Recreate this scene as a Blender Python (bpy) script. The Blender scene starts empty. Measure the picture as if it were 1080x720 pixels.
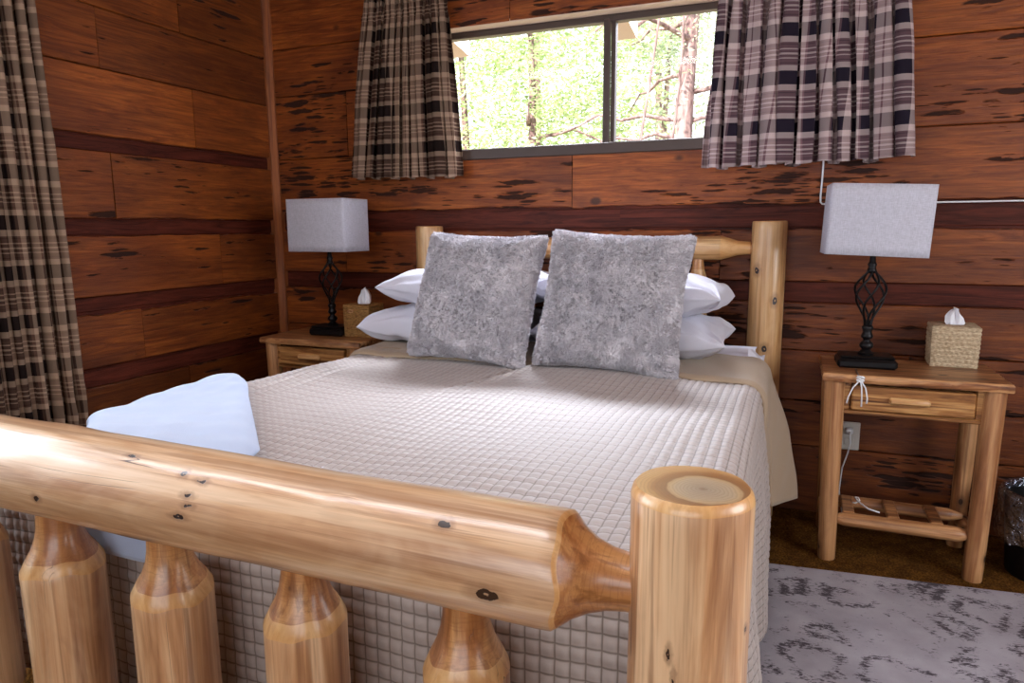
import bpy, math, random
import numpy as np
from mathutils import Vector, Matrix, noise

random.seed(7)
rng = np.random.default_rng(7)
scene = bpy.context.scene
COL = scene.collection
PI = math.pi

# ------------------------------------------------------------------ mesh helper
class Geo:
    def __init__(s):
        s.v = []; s.f = []; s.m = []; s.uv = []; s.has_uv = False
    def add(s, verts, faces, mat=0, uvs=None):
        b = len(s.v)
        s.v.extend([tuple(p) for p in verts])
        for f in faces:
            s.f.append([i + b for i in f]); s.m.append(mat)
        if uvs is not None:
            s.has_uv = True; s.uv.extend(uvs)
        else:
            s.uv.extend([(0, 0)] * len(verts))
        return s
    def box(s, lo, hi, mat=0, bev=0.0, M=None):
        x0, y0, z0 = lo; x1, y1, z1 = hi
        if bev <= 0:
            V = [(x0,y0,z0),(x1,y0,z0),(x1,y1,z0),(x0,y1,z0),(x0,y0,z1),(x1,y0,z1),(x1,y1,z1),(x0,y1,z1)]
            F = [(0,3,2,1),(4,5,6,7),(0,1,5,4),(1,2,6,5),(2,3,7,6),(3,0,4,7)]
        else:
            b = bev
            V = []; F = []
            cx, cy, cz = (x0+x1)/2, (y0+y1)/2, (z0+z1)/2
            hx, hy, hz = (x1-x0)/2, (y1-y0)/2, (z1-z0)/2
            b = min(b, hx*.95, hy*.95, hz*.95)
            idx = {}
            for sx in (-1,1):
                for sy in (-1,1):
                    for sz in (-1,1):
                        for a in range(3):
                            o = [hx-b, hy-b, hz-b]; o[a] += b
                            idx[(sx,sy,sz,a)] = len(V)
                            V.append((cx+sx*o[0], cy+sy*o[1], cz+sz*o[2]))
            def q(*k):
                F.append([idx[i] for i in k])
            for sg in (-1,1):
                q((sg,-1,-1,0),(sg,1,-1,0),(sg,1,1,0),(sg,-1,1,0))
                q((-1,sg,-1,1),(1,sg,-1,1),(1,sg,1,1),(-1,sg,1,1))
                q((-1,-1,sg,2),(1,-1,sg,2),(1,1,sg,2),(-1,1,sg,2))
            for a in (-1,1):
                for c in (-1,1):
                    q((a,c,-1,0),(a,c,1,0),(a,c,1,1),(a,c,-1,1))
                    q((a,-1,c,0),(a,1,c,0),(a,1,c,2),(a,-1,c,2))
                    q((-1,a,c,1),(1,a,c,1),(1,a,c,2),(-1,a,c,2))
            for a in (-1,1):
                for c in (-1,1):
                    for e in (-1,1):
                        q((a,c,e,0),(a,c,e,1),(a,c,e,2))
        if M is not None:
            V = [tuple(M @ Vector(p)) for p in V]
        return s.add(V, F, mat)
    def lathe(s, prof, seg=24, mats=None, M=None, bump=None, cap=True, capmats=(0,0)):
        """prof: list of (z, r); around local Z"""
        V = []; F = []; ms = []
        n = len(prof)
        for i, (z, r) in enumerate(prof):
            for k in range(seg):
                a = 2*PI*k/seg
                rr = r * (1 + (bump(a, z) if bump else 0))
                V.append((rr*math.cos(a), rr*math.sin(a), z))
        b0 = len(s.v)
        if M is not None:
            V = [tuple(M @ Vector(p)) for p in V]
        s.v.extend(V); s.uv.extend([(0,0)]*len(V))
        for i in range(n-1):
            for k in range(seg):
                k2 = (k+1) % seg
                s.f.append([b0+i*seg+k, b0+i*seg+k2, b0+(i+1)*seg+k2, b0+(i+1)*seg+k])
                s.m.append(mats[i] if mats else 0)
        if cap:
            s.f.append([b0+k for k in reversed(range(seg))]); s.m.append(capmats[0])
            s.f.append([b0+(n-1)*seg+k for k in range(seg)]); s.m.append(capmats[1])
        return s
    def tube(s, pts, r, seg=8, mat=0, closed_ends=True):
        pts = [Vector(p) for p in pts]
        n = len(pts)
        rs = r if isinstance(r, (list, tuple)) else [r]*n
        b0 = len(s.v)
        up = None
        for i, p in enumerate(pts):
            t = (pts[min(i+1, n-1)] - pts[max(i-1, 0)]).normalized()
            if up is None:
                up = Vector((0,0,1)) if abs(t.z) < .9 else Vector((1,0,0))
            a = t.cross(up).normalized(); up = a.cross(t).normalized()
            for k in range(seg):
                th = 2*PI*k/seg
                q = p + (a*math.cos(th) + up*math.sin(th))*rs[i]
                s.v.append(tuple(q)); s.uv.append((0,0))
        for i in range(n-1):
            for k in range(seg):
                k2 = (k+1) % seg
                s.f.append([b0+i*seg+k, b0+(i+1)*seg+k, b0+(i+1)*seg+k2, b0+i*seg+k2]); s.m.append(mat)
        if closed_ends:
            s.f.append([b0+k for k in range(seg)]); s.m.append(mat)
            s.f.append([b0+(n-1)*seg+k for k in reversed(range(seg))]); s.m.append(mat)
        return s
    def grid(s, P, UV=None, mat=0, wrap_u=False):
        """P: list of rows of points"""
        R = len(P); Cn = len(P[0]); b0 = len(s.v)
        for i in range(R):
            for j in range(Cn):
                s.v.append(tuple(P[i][j]))
                if UV is not None:
                    s.uv.append(UV[i][j]); s.has_uv = True
                else:
                    s.uv.append((0,0))
        for i in range(R-1):
            for j in range(Cn-(0 if wrap_u else 1)):
                j2 = (j+1) % Cn
                s.f.append([b0+i*Cn+j, b0+i*Cn+j2, b0+(i+1)*Cn+j2, b0+(i+1)*Cn+j]); s.m.append(mat)
        return s
    def build(s, name, mats, parent=None, loc=(0,0,0), rot=None, smooth=True, angle=None, local=False):
        """verts are in world space minus parent's location unless local"""
        me = bpy.data.meshes.new(name)
        off = Vector((0,0,0)) if (local or parent is None) else Vector(root_loc(parent))
        me.from_pydata([tuple(Vector(p)-off) for p in s.v], [], s.f)
        if not isinstance(mats, (list, tuple)): mats = [mats]
        for m in mats: me.materials.append(m)
        me.polygons.foreach_set('material_index', s.m)
        if s.has_uv:
            l = me.uv_layers.new(name='UVMap')
            li = np.empty(len(me.loops), dtype=np.int32); me.loops.foreach_get('vertex_index', li)
            l.data.foreach_set('uv', np.array(s.uv, dtype=np.float32)[li].ravel())
        me.update()
        me.polygons.foreach_set('use_smooth', [bool(smooth)]*len(me.polygons))
        if smooth and angle:
            me.set_sharp_from_angle(angle=math.radians(angle))
        o = bpy.data.objects.new(name, me); COL.objects.link(o)
        if parent is not None: o.parent = parent
        o.location = loc
        if rot is not None:
            o.rotation_euler = rot
        return o

def root_loc(o):
    L = Vector((0,0,0))
    while o is not None:
        L += o.location; o = o.parent
    return L

def tag(o, label=None, cat=None, group=None, kind=None):
    if label: o['label'] = label
    if cat: o['category'] = cat
    if group: o['group'] = group
    if kind: o['kind'] = kind
    return o

def thing(name, label, cat, loc, group=None):
    o = bpy.data.objects.new(name, None); COL.objects.link(o)
    o.empty_display_size = .05
    o.location = loc
    return tag(o, label, cat, group)

def copy_tree(o, parent=None):
    c = o.copy(); COL.objects.link(c)
    c.parent = parent
    for ch in [x for x in bpy.data.objects if x.parent == o]:
        copy_tree(ch, c)
    return c

# ------------------------------------------------------------------ node helper
class NT:
    def __init__(s, name):
        s.m = bpy.data.materials.new(name); s.m.use_nodes = True
        s.t = s.m.node_tree; s.t.nodes.clear()
        s.out = s.n('ShaderNodeOutputMaterial')
    def n(s, typ, **kw):
        nd = s.t.nodes.new(typ)
        for k, v in kw.items(): setattr(nd, k, v)
        return nd
    def l(s, a, b): s.t.links.new(a, b)
    def val(s, sock, v):
        if hasattr(v, 'is_output') or isinstance(v, bpy.types.NodeSocket): s.l(v, sock)
        else: sock.default_value = v
    def math(s, op, a, b=None, c=None, clamp=False):
        nd = s.n('ShaderNodeMath', operation=op, use_clamp=clamp)
        s.val(nd.inputs[0], a)
        if b is not None: s.val(nd.inputs[1], b)
        if c is not None: s.val(nd.inputs[2], c)
        return nd.outputs[0]
    def vmath(s, op, a, b=None):
        nd = s.n('ShaderNodeVectorMath', operation=op)
        s.val(nd.inputs[0], a)
        if b is not None: s.val(nd.inputs[1], b)
        return nd.outputs[0]
    def coord(s, which='Object'):
        return s.n('ShaderNodeTexCoord').outputs[which]
    def mapping(s, vec, scale=(1,1,1), loc=(0,0,0)):
        nd = s.n('ShaderNodeMapping')
        s.l(vec, nd.inputs['Vector']); nd.inputs['Scale'].default_value = scale
        nd.inputs['Location'].default_value = loc
        return nd.outputs[0]
    def noise(s, vec, scale=5, detail=4, rough=.55, dist=0.0, out='Fac'):
        nd = s.n('ShaderNodeTexNoise')
        s.l(vec, nd.inputs['Vector']); nd.inputs['Scale'].default_value = scale
        nd.inputs['Detail'].default_value = detail; nd.inputs['Roughness'].default_value = rough
        nd.inputs['Distortion'].default_value = dist
        return nd.outputs[out]
    def voronoi(s, vec, scale=5, feature='F1', rnd=1.0, out='Distance'):
        nd = s.n('ShaderNodeTexVoronoi', feature=feature)
        s.l(vec, nd.inputs['Vector']); nd.inputs['Scale'].default_value = scale
        nd.inputs['Randomness'].default_value = rnd
        return nd.outputs[out]
    def ramp(s, fac, stops, interp='LINEAR'):
        nd = s.n('ShaderNodeValToRGB'); cr = nd.color_ramp; cr.interpolation = interp
        while len(cr.elements) > 1: cr.elements.remove(cr.elements[-1])
        first = True
        for p, c in stops:
            if not isinstance(c, (tuple, list)): c = (c, c, c)
            e = cr.elements[0] if first else cr.elements.new(p)
            e.position = p; e.color = (c[0], c[1], c[2], 1); first = False
        s.val(nd.inputs[0], fac)
        return nd.outputs[0]
    def mix(s, fac, a, b, blend='MIX'):
        nd = s.n('ShaderNodeMix', data_type='RGBA', blend_type=blend)
        s.val(nd.inputs[0], fac)
        for i, v in ((6, a), (7, b)):
            if isinstance(v, (tuple, list)): v = (v[0], v[1], v[2], 1)
            s.val(nd.inputs[i], v)
        return nd.outputs[2]
    def rand(s):
        return s.n('ShaderNodeObjectInfo').outputs['Random']
    def sep(s, vec):
        nd = s.n('ShaderNodeSeparateXYZ'); s.l(vec, nd.inputs[0]); return nd.outputs
    def comb(s, x, y, z):
        nd = s.n('ShaderNodeCombineXYZ')
        s.val(nd.inputs[0], x); s.val(nd.inputs[1], y); s.val(nd.inputs[2], z)
        return nd.outputs[0]
    def bump(s, h, strength=.3, dist=.01):
        nd = s.n('ShaderNodeBump'); s.l(h, nd.inputs['Height'])
        nd.inputs['Strength'].default_value = strength; nd.inputs['Distance'].default_value = dist
        return nd.outputs[0]
    def pbr(s, color, rough=.5, spec=.5, normal=None, metal=0, sheen=0, sheen_rough=.5, sheen_tint=(1,1,1), coat=0, trans=0, sss=0):
        b = s.n('ShaderNodeBsdfPrincipled')
        if isinstance(color, (tuple, list)): color = (color[0], color[1], color[2], 1)
        s.val(b.inputs['Base Color'], color); s.val(b.inputs['Roughness'], rough)
        s.val(b.inputs['Specular IOR Level'], spec); b.inputs['Metallic'].default_value = metal
        b.inputs['Sheen Weight'].default_value = sheen; b.inputs['Sheen Roughness'].default_value = sheen_rough
        b.inputs['Sheen Tint'].default_value = (*sheen_tint, 1)
        b.inputs['Coat Weight'].default_value = coat; b.inputs['Coat Roughness'].default_value = .20
        b.inputs['Transmission Weight'].default_value = trans
        if normal is not None: s.l(normal, b.inputs['Normal'])
        s.l(b.outputs[0], s.out.inputs[0])
        s.bsdf = b
        return s.m

def srgb(r, g, b):
    f = lambda c: (c/255/12.92) if c/255 <= .04045 else ((c/255+.055)/1.055)**2.4
    return (f(r), f(g), f(b))

# ------------------------------------------------------------------ materials
def mat_wall(name, pit=1.0, bright=1.0):
    t = NT(name)
    at = t.n('ShaderNodeAttribute', attribute_name='tint')
    R, G, B = t.sep(at.outputs['Color']); PB = t.math('SUBTRACT', at.outputs['Alpha'], .5)
    co = t.coord()
    offv = t.comb(t.math('MULTIPLY', B, 37.0), t.math('MULTIPLY', B, 11.0), t.math('MULTIPLY', B, 23.0))
    c = t.vmath('ADD', co, offv)
    grain = t.noise(t.mapping(c, (2.4, 2, 30)), 1, 9, .70, 1.6)
    fine = t.noise(t.mapping(c, (7, 6, 190)), 1, 4, .6, .3)
    patch = t.noise(t.mapping(c, (1.6, 1, 4.2)), 1, 4, .6, .6)
    col = t.ramp(grain, [(.22, srgb(78,38,14)), (.42, srgb(128,62,24)), (.56, srgb(160,85,32)), (.78, srgb(186,110,48))])
    col = t.mix(t.ramp(patch, [(.32, .75), (.62, 0)]), col, srgb(88,40,20))
    col = t.mix(t.math('MULTIPLY', t.ramp(fine, [(.36, 1), (.56, 0)]), .38), col, srgb(74,34,16))
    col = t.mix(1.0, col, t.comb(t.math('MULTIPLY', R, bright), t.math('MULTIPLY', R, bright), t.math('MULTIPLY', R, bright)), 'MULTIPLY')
    # pecky pits: long dark pockets along the grain, in clusters
    wob = t.n('ShaderNodeTexNoise'); t.l(t.mapping(c, (14, 8, 60)), wob.inputs['Vector']); wob.inputs['Scale'].default_value = 1; wob.inputs['Detail'].default_value = 3
    wv = t.vmath('SCALE', t.vmath('SUBTRACT', wob.outputs['Color'], (.5, .5, .5)))
    wv.node.inputs['Scale'].default_value = .75
    pm = t.noise(t.mapping(c, (1.2, 1, 3.4)), 1, 2, .5)
    tot = None
    for (sx, sz, keep) in ((4.2, 34.0, .62), (7.0, 62.0, .70), (12.0, 120.0, .80)):
        pc = t.vmath('ADD', t.mapping(c, (sx, .01, sz)), wv)
        vo = t.n('ShaderNodeTexVoronoi'); t.l(pc, vo.inputs['Vector']); vo.inputs['Scale'].default_value = 1.0
        cr = t.sep(vo.outputs['Color'])[0]
        on = t.math('ADD', cr, t.math('ADD', t.math('MULTIPLY', t.math('SUBTRACT', pm, .5), 2.4*pit), PB))
        rad = t.math('MULTIPLY', t.math('SUBTRACT', on, keep + .16 - .10*pit), 1.3, clamp=True)
        rad = t.math('MINIMUM', rad, .46)
        mm = t.math('MULTIPLY', t.math('SUBTRACT', rad, vo.outputs['Distance']), 9.0, clamp=True)
        tot = mm if tot is None else t.math('MAXIMUM', tot, mm)
    pitm = t.math('MULTIPLY', tot, t.math('SUBTRACT', 1.0, G))
    col = t.mix(t.math('MULTIPLY', pitm, .9), col, srgb(30,13,9))
    # knots
    kv = t.voronoi(t.mapping(c, (2.3, 2.3, 3.4)), 1.0)
    kn = t.math('MULTIPLY', t.ramp(kv, [(.045, 1), (.075, 0)]), t.math('SUBTRACT', 1.0, G))
    col = t.mix(t.math('MULTIPLY', kn, .8), col, srgb(40,22,18))
    strip = t.mix(t.ramp(grain, [(.3, 0), (.7, 1)]), srgb(38,15,12), srgb(104,48,34))
    col = t.mix(G, col, strip)
    h = t.math('SUBTRACT', t.math('ADD', t.math('MULTIPLY', grain, .5), t.math('MULTIPLY', fine, .25)), t.math('MULTIPLY', pitm, 1.2))
    t.pbr(col, t.math('ADD', .44, t.math('MULTIPLY', pitm, .4)), t.math('SUBTRACT', .32, t.math('MULTIPLY', G, .2)), t.bump(h, .6, .007))
    return t.m

def mat_log(name, light, mid, dark, knots=.055, streak=1.0, rough=.34, tint=None, ring=False, kscale=6.0, spots=(), axis=None, coat=.6):
    """grain runs along local Z"""
    t = NT(name)
    rnd = t.math('MULTIPLY', t.rand(), 40.0)
    c = t.vmath('ADD', t.coord(), t.comb(rnd, rnd, rnd))
    g1 = t.noise(t.mapping(c, (22, 22, 1.3)), 1, 5, .6, .8)
    g2 = t.noise(t.mapping(c, (120, 120, 3.5)), 1, 4, .6, .4)
    p = t.noise(t.mapping(c, (7, 7, 3.0)), 1, 4, .6, .8)
    col = t.ramp(g1, [(.3, dark), (.47, mid), (.62, light)])
    col = t.mix(t.math('MULTIPLY', t.ramp(g2, [(.36, 1), (.55, 0)]), .30*streak), col, dark)
    col = t.mix(t.ramp(p, [(.5, 0), (.72, .55)]), col, light)
    col = t.mix(t.ramp(p, [(.26, .5), (.42, 0)]), col, dark)
    kd = t.voronoi(t.mapping(c, (1, 1, .62)), kscale)
    halo = t.ramp(kd, [(knots, .85), (knots*2.6, 0)])
    col = t.mix(t.math('MULTIPLY', halo, .6), col, tuple(x*.55 for x in dark))
    core = t.ramp(kd, [(knots*.75, 1), (knots*1.05, 0)])
    col = t.mix(core, col, srgb(48,27,16))
    g3 = t.noise(t.mapping(c, (48, 48, 1.1)), 1, 4, .65, .5)
    col = t.mix(t.math('MULTIPLY', t.ramp(g3, [(.55, 0), (.62, 1)]), .5*streak), col, tuple(x*.82 for x in dark))
    g4 = t.noise(t.mapping(c, (30, 30, .8)), 1, 3, .6, .5)
    col = t.mix(t.math('MULTIPLY', t.ramp(g4, [(.56, 0), (.64, 1)]), .5*streak), col, light)
    # individual knots, given as points on the log: (x, y, z, radius, stretch along the grain)
    scar = None
    if spots:
        A_, d_ = Vector(axis[0]), Vector(axis[1])-Vector(axis[0])
        qi = d_.to_track_quat('Z', 'Y').inverted()
        co_ = t.coord()
        wn = t.n('ShaderNodeTexNoise'); t.l(co_, wn.inputs['Vector']); wn.inputs['Scale'].default_value = 70
        wn.inputs['Detail'].default_value = 3
        wv_ = t.vmath('SCALE', t.vmath('SUBTRACT', wn.outputs['Color'], (.5, .5, .5))); wv_.node.inputs['Scale'].default_value = .012
        cw = t.vmath('ADD', co_, wv_)
        for (px_, py_, pz_, rr_, st_) in spots:
            lp = qi @ (Vector((px_, py_, pz_)) - A_)
            dv = t.vmath('MULTIPLY', t.vmath('SUBTRACT', cw, tuple(lp)), (1, 1, 1/st_))
            ln = t.n('ShaderNodeVectorMath', operation='LENGTH'); t.l(dv, ln.inputs[0])
            q_ = t.math('DIVIDE', ln.outputs['Value'], rr_)
            col = t.mix(t.ramp(q_, [(0, .75), (.45, .55), (1, 0)]) if False else t.math('MULTIPLY', t.math('SUBTRACT', 2.4, q_, clamp=True), .45), col, tuple(x*.6 for x in dark))
            core_ = t.ramp(q_, [(.0, 0), (.25, 0), (.34, 1), (.9, 1), (1.0, 0)])
            col = t.mix(core_, col, srgb(38,22,15))
            scar = core_ if scar is None else t.math('MAXIMUM', scar, core_)
    # drying cracks
    ck = t.noise(t.mapping(c, (26, 26, .8)), 1, 2, .5, .2)
    crack = t.ramp(t.math('ABSOLUTE', t.math('SUBTRACT', ck, .5)), [(.0, 1), (.0035, 0)])
    cm = t.ramp(t.noise(t.mapping(c, (5, 5, 2)), 1, 2), [(.60, 0), (.64, 1)])
    crack = t.math('MULTIPLY', crack, cm)
    col = t.mix(crack, col, srgb(50,28,15))
    if ring:
        a = t.noise(t.mapping(c, (10, 10, 60)), 1, 3, .6, 1.0)
        w = t.math('FRACT', t.math('ADD', t.math('MULTIPLY', t.sep(c)[2], 95), t.math('MULTIPLY', a, 5)))
        col = t.mix(t.math('MULTIPLY', t.ramp(w, [(.0, .8), (.25, 0), (.8, 0), (1, .8)]), .4), col, dark)
    h = t.math('ADD', t.math('MULTIPLY', g1, .6), t.math('MULTIPLY', g2, .15))
    h = t.math('SUBTRACT', h, t.math('MULTIPLY', crack, 1.0))
    if scar is not None: h = t.math('SUBTRACT', h, t.math('MULTIPLY', scar, 1.5))
    lump = t.noise(t.mapping(c, (9, 9, 3)), 1, 2)
    h = t.math('ADD', h, t.math('MULTIPLY', lump, 2.0))
    t.pbr(col, t.math('ADD', rough, t.math('MULTIPLY', g2, .16)), .5, t.bump(h, .45, .006), coat=coat)
    return t.m

def mat_endgrain(name):
    t = NT(name)
    c = t.coord(); x, y, z = t.sep(c)
    nz = t.noise(t.mapping(c, (16, 16, 1)), 1, 3, .6)
    xx = t.math('ADD', x, .014); yy = t.math('SUBTRACT', y, .012)
    r = t.math('SQRT', t.math('ADD', t.math('MULTIPLY', xx, xx), t.math('MULTIPLY', yy, yy)))
    r = t.math('ADD', r, t.math('MULTIPLY', t.math('SUBTRACT', nz, .5), .018))
    ringv = t.math('FRACT', t.math('MULTIPLY', r, 230))
    base = t.ramp(t.math('MULTIPLY', r, 13.0), [(0, srgb(138,116,92)), (.09, srgb(176,160,138)), (.40, srgb(196,176,146)), (.52, srgb(206,176,130)), (.56, srgb(152,106,62)), (.70, srgb(170,118,66)), (.82, srgb(208,162,104)), (1, srgb(220,176,120))])
    col = t.mix(t.math('MULTIPLY', t.ramp(ringv, [(0, 1), (.45, 0), (1, .6)]), .28), base, srgb(120,82,50))
    sp = t.noise(c, 260, 3)
    col = t.mix(t.math('MULTIPLY', sp, .25), col, srgb(150,120,90))
    t.pbr(col, .3, .5, t.bump(ringv, .12, .002), coat=.2)
    return t.m

def mat_plank(name, axis=0, plank=.1, light=srgb(192,140,92), mid=srgb(134,82,46), dark=srgb(66,34,20)):
    """planks whose grain runs along local X"""
    t = NT(name)
    co = t.coord(); x, y, z = t.sep(co)
    k = t.math('FLOOR', t.math('DIVIDE', y if axis == 0 else z, plank))
    off = t.math('ADD', t.math('MULTIPLY', k, 3.37), t.math('MULTIPLY', t.rand(), 19.0))
    c = t.vmath('ADD', co, t.comb(off, t.math('MULTIPLY', k, .71), off))
    g = t.noise(t.mapping(c, (2.2, 42, 42)), 1, 5, .6, 1.0)
    f = t.noise(t.mapping(c, (6, 160, 160)), 1, 3, .6)
    p = t.noise(t.mapping(c, (3.0, 6, 6)), 1, 3, .6, .8)
    col = t.ramp(g, [(.34, dark), (.47, mid), (.60, light)])
    col = t.mix(t.ramp(p, [(.50, 0), (.65, .55)]), col, light)
    col = t.mix(t.math('MULTIPLY', t.ramp(f, [(.35, 1), (.55, 0)]), .35), col, dark)
    fr = t.math('FRACT', t.math('DIVIDE', y if axis == 0 else z, plank))
    gap = t.ramp(fr, [(0, 1), (.03, 0), (.97, 0), (1, 1)])
    col = t.mix(t.math('MULTIPLY', gap, .6), col, srgb(52,26,14))
    kd = t.voronoi(t.mapping(c, (6, 9, 9)), 1)
    col = t.mix(t.ramp(kd, [(.07, .9), (.13, 0)]), col, srgb(60,30,16))
    t.pbr(col, .38, .45, t.bump(t.math('SUBTRACT', g, gap), .25, .003), coat=.1)
    return t.m

def mat_plaid(name, cols, period=.165, hsat=1.0):
    t = NT(name)
    u, v, _ = t.sep(t.coord('UV'))
    dark, mid, light = cols
    def fr(s_, p): return t.math('FRACT', t.math('DIVIDE', s_, p))
    md = tuple(x*.62 for x in mid)
    weft = t.ramp(fr(v, .176), [(0, dark), (.185, light), (.30, mid), (.335, md), (.355, mid), (.43, light), (.455, mid), (.50, md), (.515, light), (.555, md), (.57, mid), (.62, light), (.645, mid), (.72, md), (.74, mid), (.775, light), (.885, light), (.90, dark)], 'CONSTANT')
    warp = t.ramp(fr(u, .088), [(0, dark), (.36, light), (.58, mid), (.62, light), (.84, light), (.88, mid), (.94, dark)], 'CONSTANT')
    col = t.mix(.45, weft, warp)
    wob = t.noise(t.mapping(t.coord('UV'), (900, 900, 1)), 1, 2)
    col = t.mix(t.math('MULTIPLY', wob, .25), col, dark)
    wu = t.math('SINE', t.math('MULTIPLY', u, 5200)); wv = t.math('SINE', t.math('MULTIPLY', v, 5200))
    b = t.n('ShaderNodeBsdfDiffuse'); tr = t.n('ShaderNodeBsdfTranslucent'); mx = t.n('ShaderNodeMixShader')
    t.val(b.inputs[0], col); t.val(tr.inputs[0], col); mx.inputs[0].default_value = .14
    bp = t.bump(t.math('MULTIPLY', wu, wv), .15, .001); t.l(bp, b.inputs['Normal'])
    t.l(b.outputs[0], mx.inputs[1]); t.l(tr.outputs[0], mx.inputs[2]); t.l(mx.outputs[0], t.out.inputs[0])
    return t.m

def mat_cloth(name, col, col2=None, scale=900, rough=.85, sheen=.2, bumpd=.0008, wr=0.0, var=.3):
    t = NT(name)
    c = t.coord()
    n1 = t.noise(c, scale, 3, .6)
    n2 = t.noise(c, 9, 3, .6)
    k = t.mix(t.math('MULTIPLY', n1, var), col, col2 or tuple(x*.7 for x in col))
    h = n1
    if wr:
        h = t.math('ADD', t.math('MULTIPLY', n1, .1), t.math('MULTIPLY', t.noise(t.mapping(c, (1, 1, 1)), 7, 3, .55, 1.0), wr))
    t.pbr(k, rough, .25, t.bump(h, .4, bumpd if not wr else .02), sheen=sheen)
    return t.m

def mat_plain(name, col, rough=.5, spec=.5, metal=0, bumps=0, bscale=200):
    t = NT(name)
    c = t.coord()
    n = t.noise(c, bscale, 3)
    k = t.mix(t.math('MULTIPLY', n, .2), col, tuple(x*.6 for x in col))
    t.pbr(k, rough, spec, t.bump(n, bumps, .002) if bumps else None, metal=metal)
    return t.m

M = {}
M['wall_back'] = mat_wall('pecky cedar back', 1.0, .90)
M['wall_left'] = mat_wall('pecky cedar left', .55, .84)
LIGHT, MID, DARK = srgb(226,189,147), srgb(196,147,103), srgb(134,86,54)
M['log'] = mat_log('peeled pine log', LIGHT, MID, DARK)
M['log_rail'] = mat_log('peeled pine rail', srgb(230,199,164), srgb(208,166,124), srgb(154,106,70), kscale=6.0, knots=.05, coat=1.0, axis=((1.0198, -2.3334, .797), (2.5121, -2.3334, .779)),
    spots=((2.2585, -2.3845, .8401, .0055, 1.5), (2.3267, -2.4099, .7688, .0075, 2.2), (1.8195, -2.3822, .8475, .005, 1.4), (1.845, -2.400, .824, .004, 2.5),
           (1.8514, -2.407, .812, .003, 3.0), (1.835, -2.4105, .795, .004, 3.0), (1.5237, -2.4098, .7794, .005, 1.5), (1.70, -2.372, .858, .003, 3), (1.86, -2.386, .842, .0035, 2.6)))
M['log_head'] = mat_log('peeled pine headboard', srgb(216,178,128), srgb(196,150,98), srgb(152,102,58), knots=.085, kscale=8)
M['log_head_post'] = mat_log('headboard post pine', srgb(216,178,128), srgb(196,150,98), srgb(152,102,58), knots=.03, axis=((2.5571, -.1134, 0), (2.5571, -.1134, 1.232)),
    spots=((2.5173, -.1681, 1.0369, .010, 1.5), (2.5911, -.1718, .9177, .010, 1.7), (2.5618, -.1808, .7218, .011, 1.3)))
M['log_head_rail'] = mat_log('headboard rail pine', srgb(216,178,128), srgb(196,150,98), srgb(152,102,58), knots=.03, axis=((1.0398, -.1134, 1.118), (2.5271, -.1134, 1.124)),
    spots=((2.4215, -.159, 1.138, .010, 1.2), (2.12, -.150, 1.150, .007, 1.6)))
M['log_foot_post'] = mat_log('foot post pine', LIGHT, MID, DARK, knots=.03, axis=((2.5571, -2.3334, 0), (2.5571, -2.3334, .915)),
    spots=((2.6239, -2.3558, .7607, .003, 1.3), (2.5464, -2.4029, .7393, .003, 2.5), (2.553, -2.4035, .70, .002, 8)))
M['tenon'] = mat_log('shaved tenon', srgb(206,152,94), srgb(176,114,62), srgb(132,78,38), ring=True, knots=.03)
M['chamfer'] = mat_log('chamfer', srgb(226,182,126), srgb(208,156,96), srgb(180,124,70), knots=.01, streak=.5)
M['endgrain'] = mat_endgrain('end grain')
M['stand_log'] = mat_log('nightstand log', srgb(198,148,100), srgb(160,106,64), srgb(102,60,34), knots=.07, kscale=9, rough=.42, coat=.2)
M['stand_plank'] = mat_plank('nightstand planks', 0, .098)
M['drawer_plank'] = mat_plank('drawer planks', 2, .055, srgb(200,150,92), srgb(156,104,56), srgb(88,50,26))
M['handle_wood'] = mat_plank('handle wood', 0, .2, srgb(214,170,116), srgb(190,140,88), srgb(150,100,56))
M['plaid_warm'] = mat_plaid('plaid warm', (srgb(34,26,24), srgb(96,70,58), srgb(170,142,120)))
M['plaid_cool'] = mat_plaid('plaid cool', (srgb(40,34,44), srgb(126,96,100), srgb(208,186,182)))
M['white_cotton'] = mat_cloth('white cotton', (.66,.65,.73), (.58,.57,.66), 700, .8, .1, wr=.5, var=.2)
M['blanket'] = mat_cloth('fleece blanket', (.40,.47,.63), (.33,.40,.56), 500, .9, .4, wr=.22, var=.3)
M['hem'] = mat_cloth('blanket hem', (.62,.64,.72), None, 500, .9, .3)
M['underside'] = mat_cloth('quilt underside', srgb(162,140,116), srgb(138,117,95), 800, .75, .2, var=.3)
M['linen'] = None
M['black_iron'] = mat_plain('black iron', (.012,.011,.012), .42, .5, .6, .2, 90)
M['white_plastic'] = mat_plain('white plastic', (.62,.58,.52), .4)
M['white_cord'] = mat_plain('white cord', (.78,.78,.80), .6)
M['steel'] = mat_plain('steel', (.4,.38,.36), .3, .5, .9)
M['bronze_frame'] = mat_plain('bronze aluminium', srgb(72,58,52), .42, .5, .3, .05)
M['tissue'] = mat_cloth('tissue paper', (.85,.85,.9), (.8,.8,.86), 300, .9, 0, wr=.2, var=.1)
M['tissue2'] = M['tissue']

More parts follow.
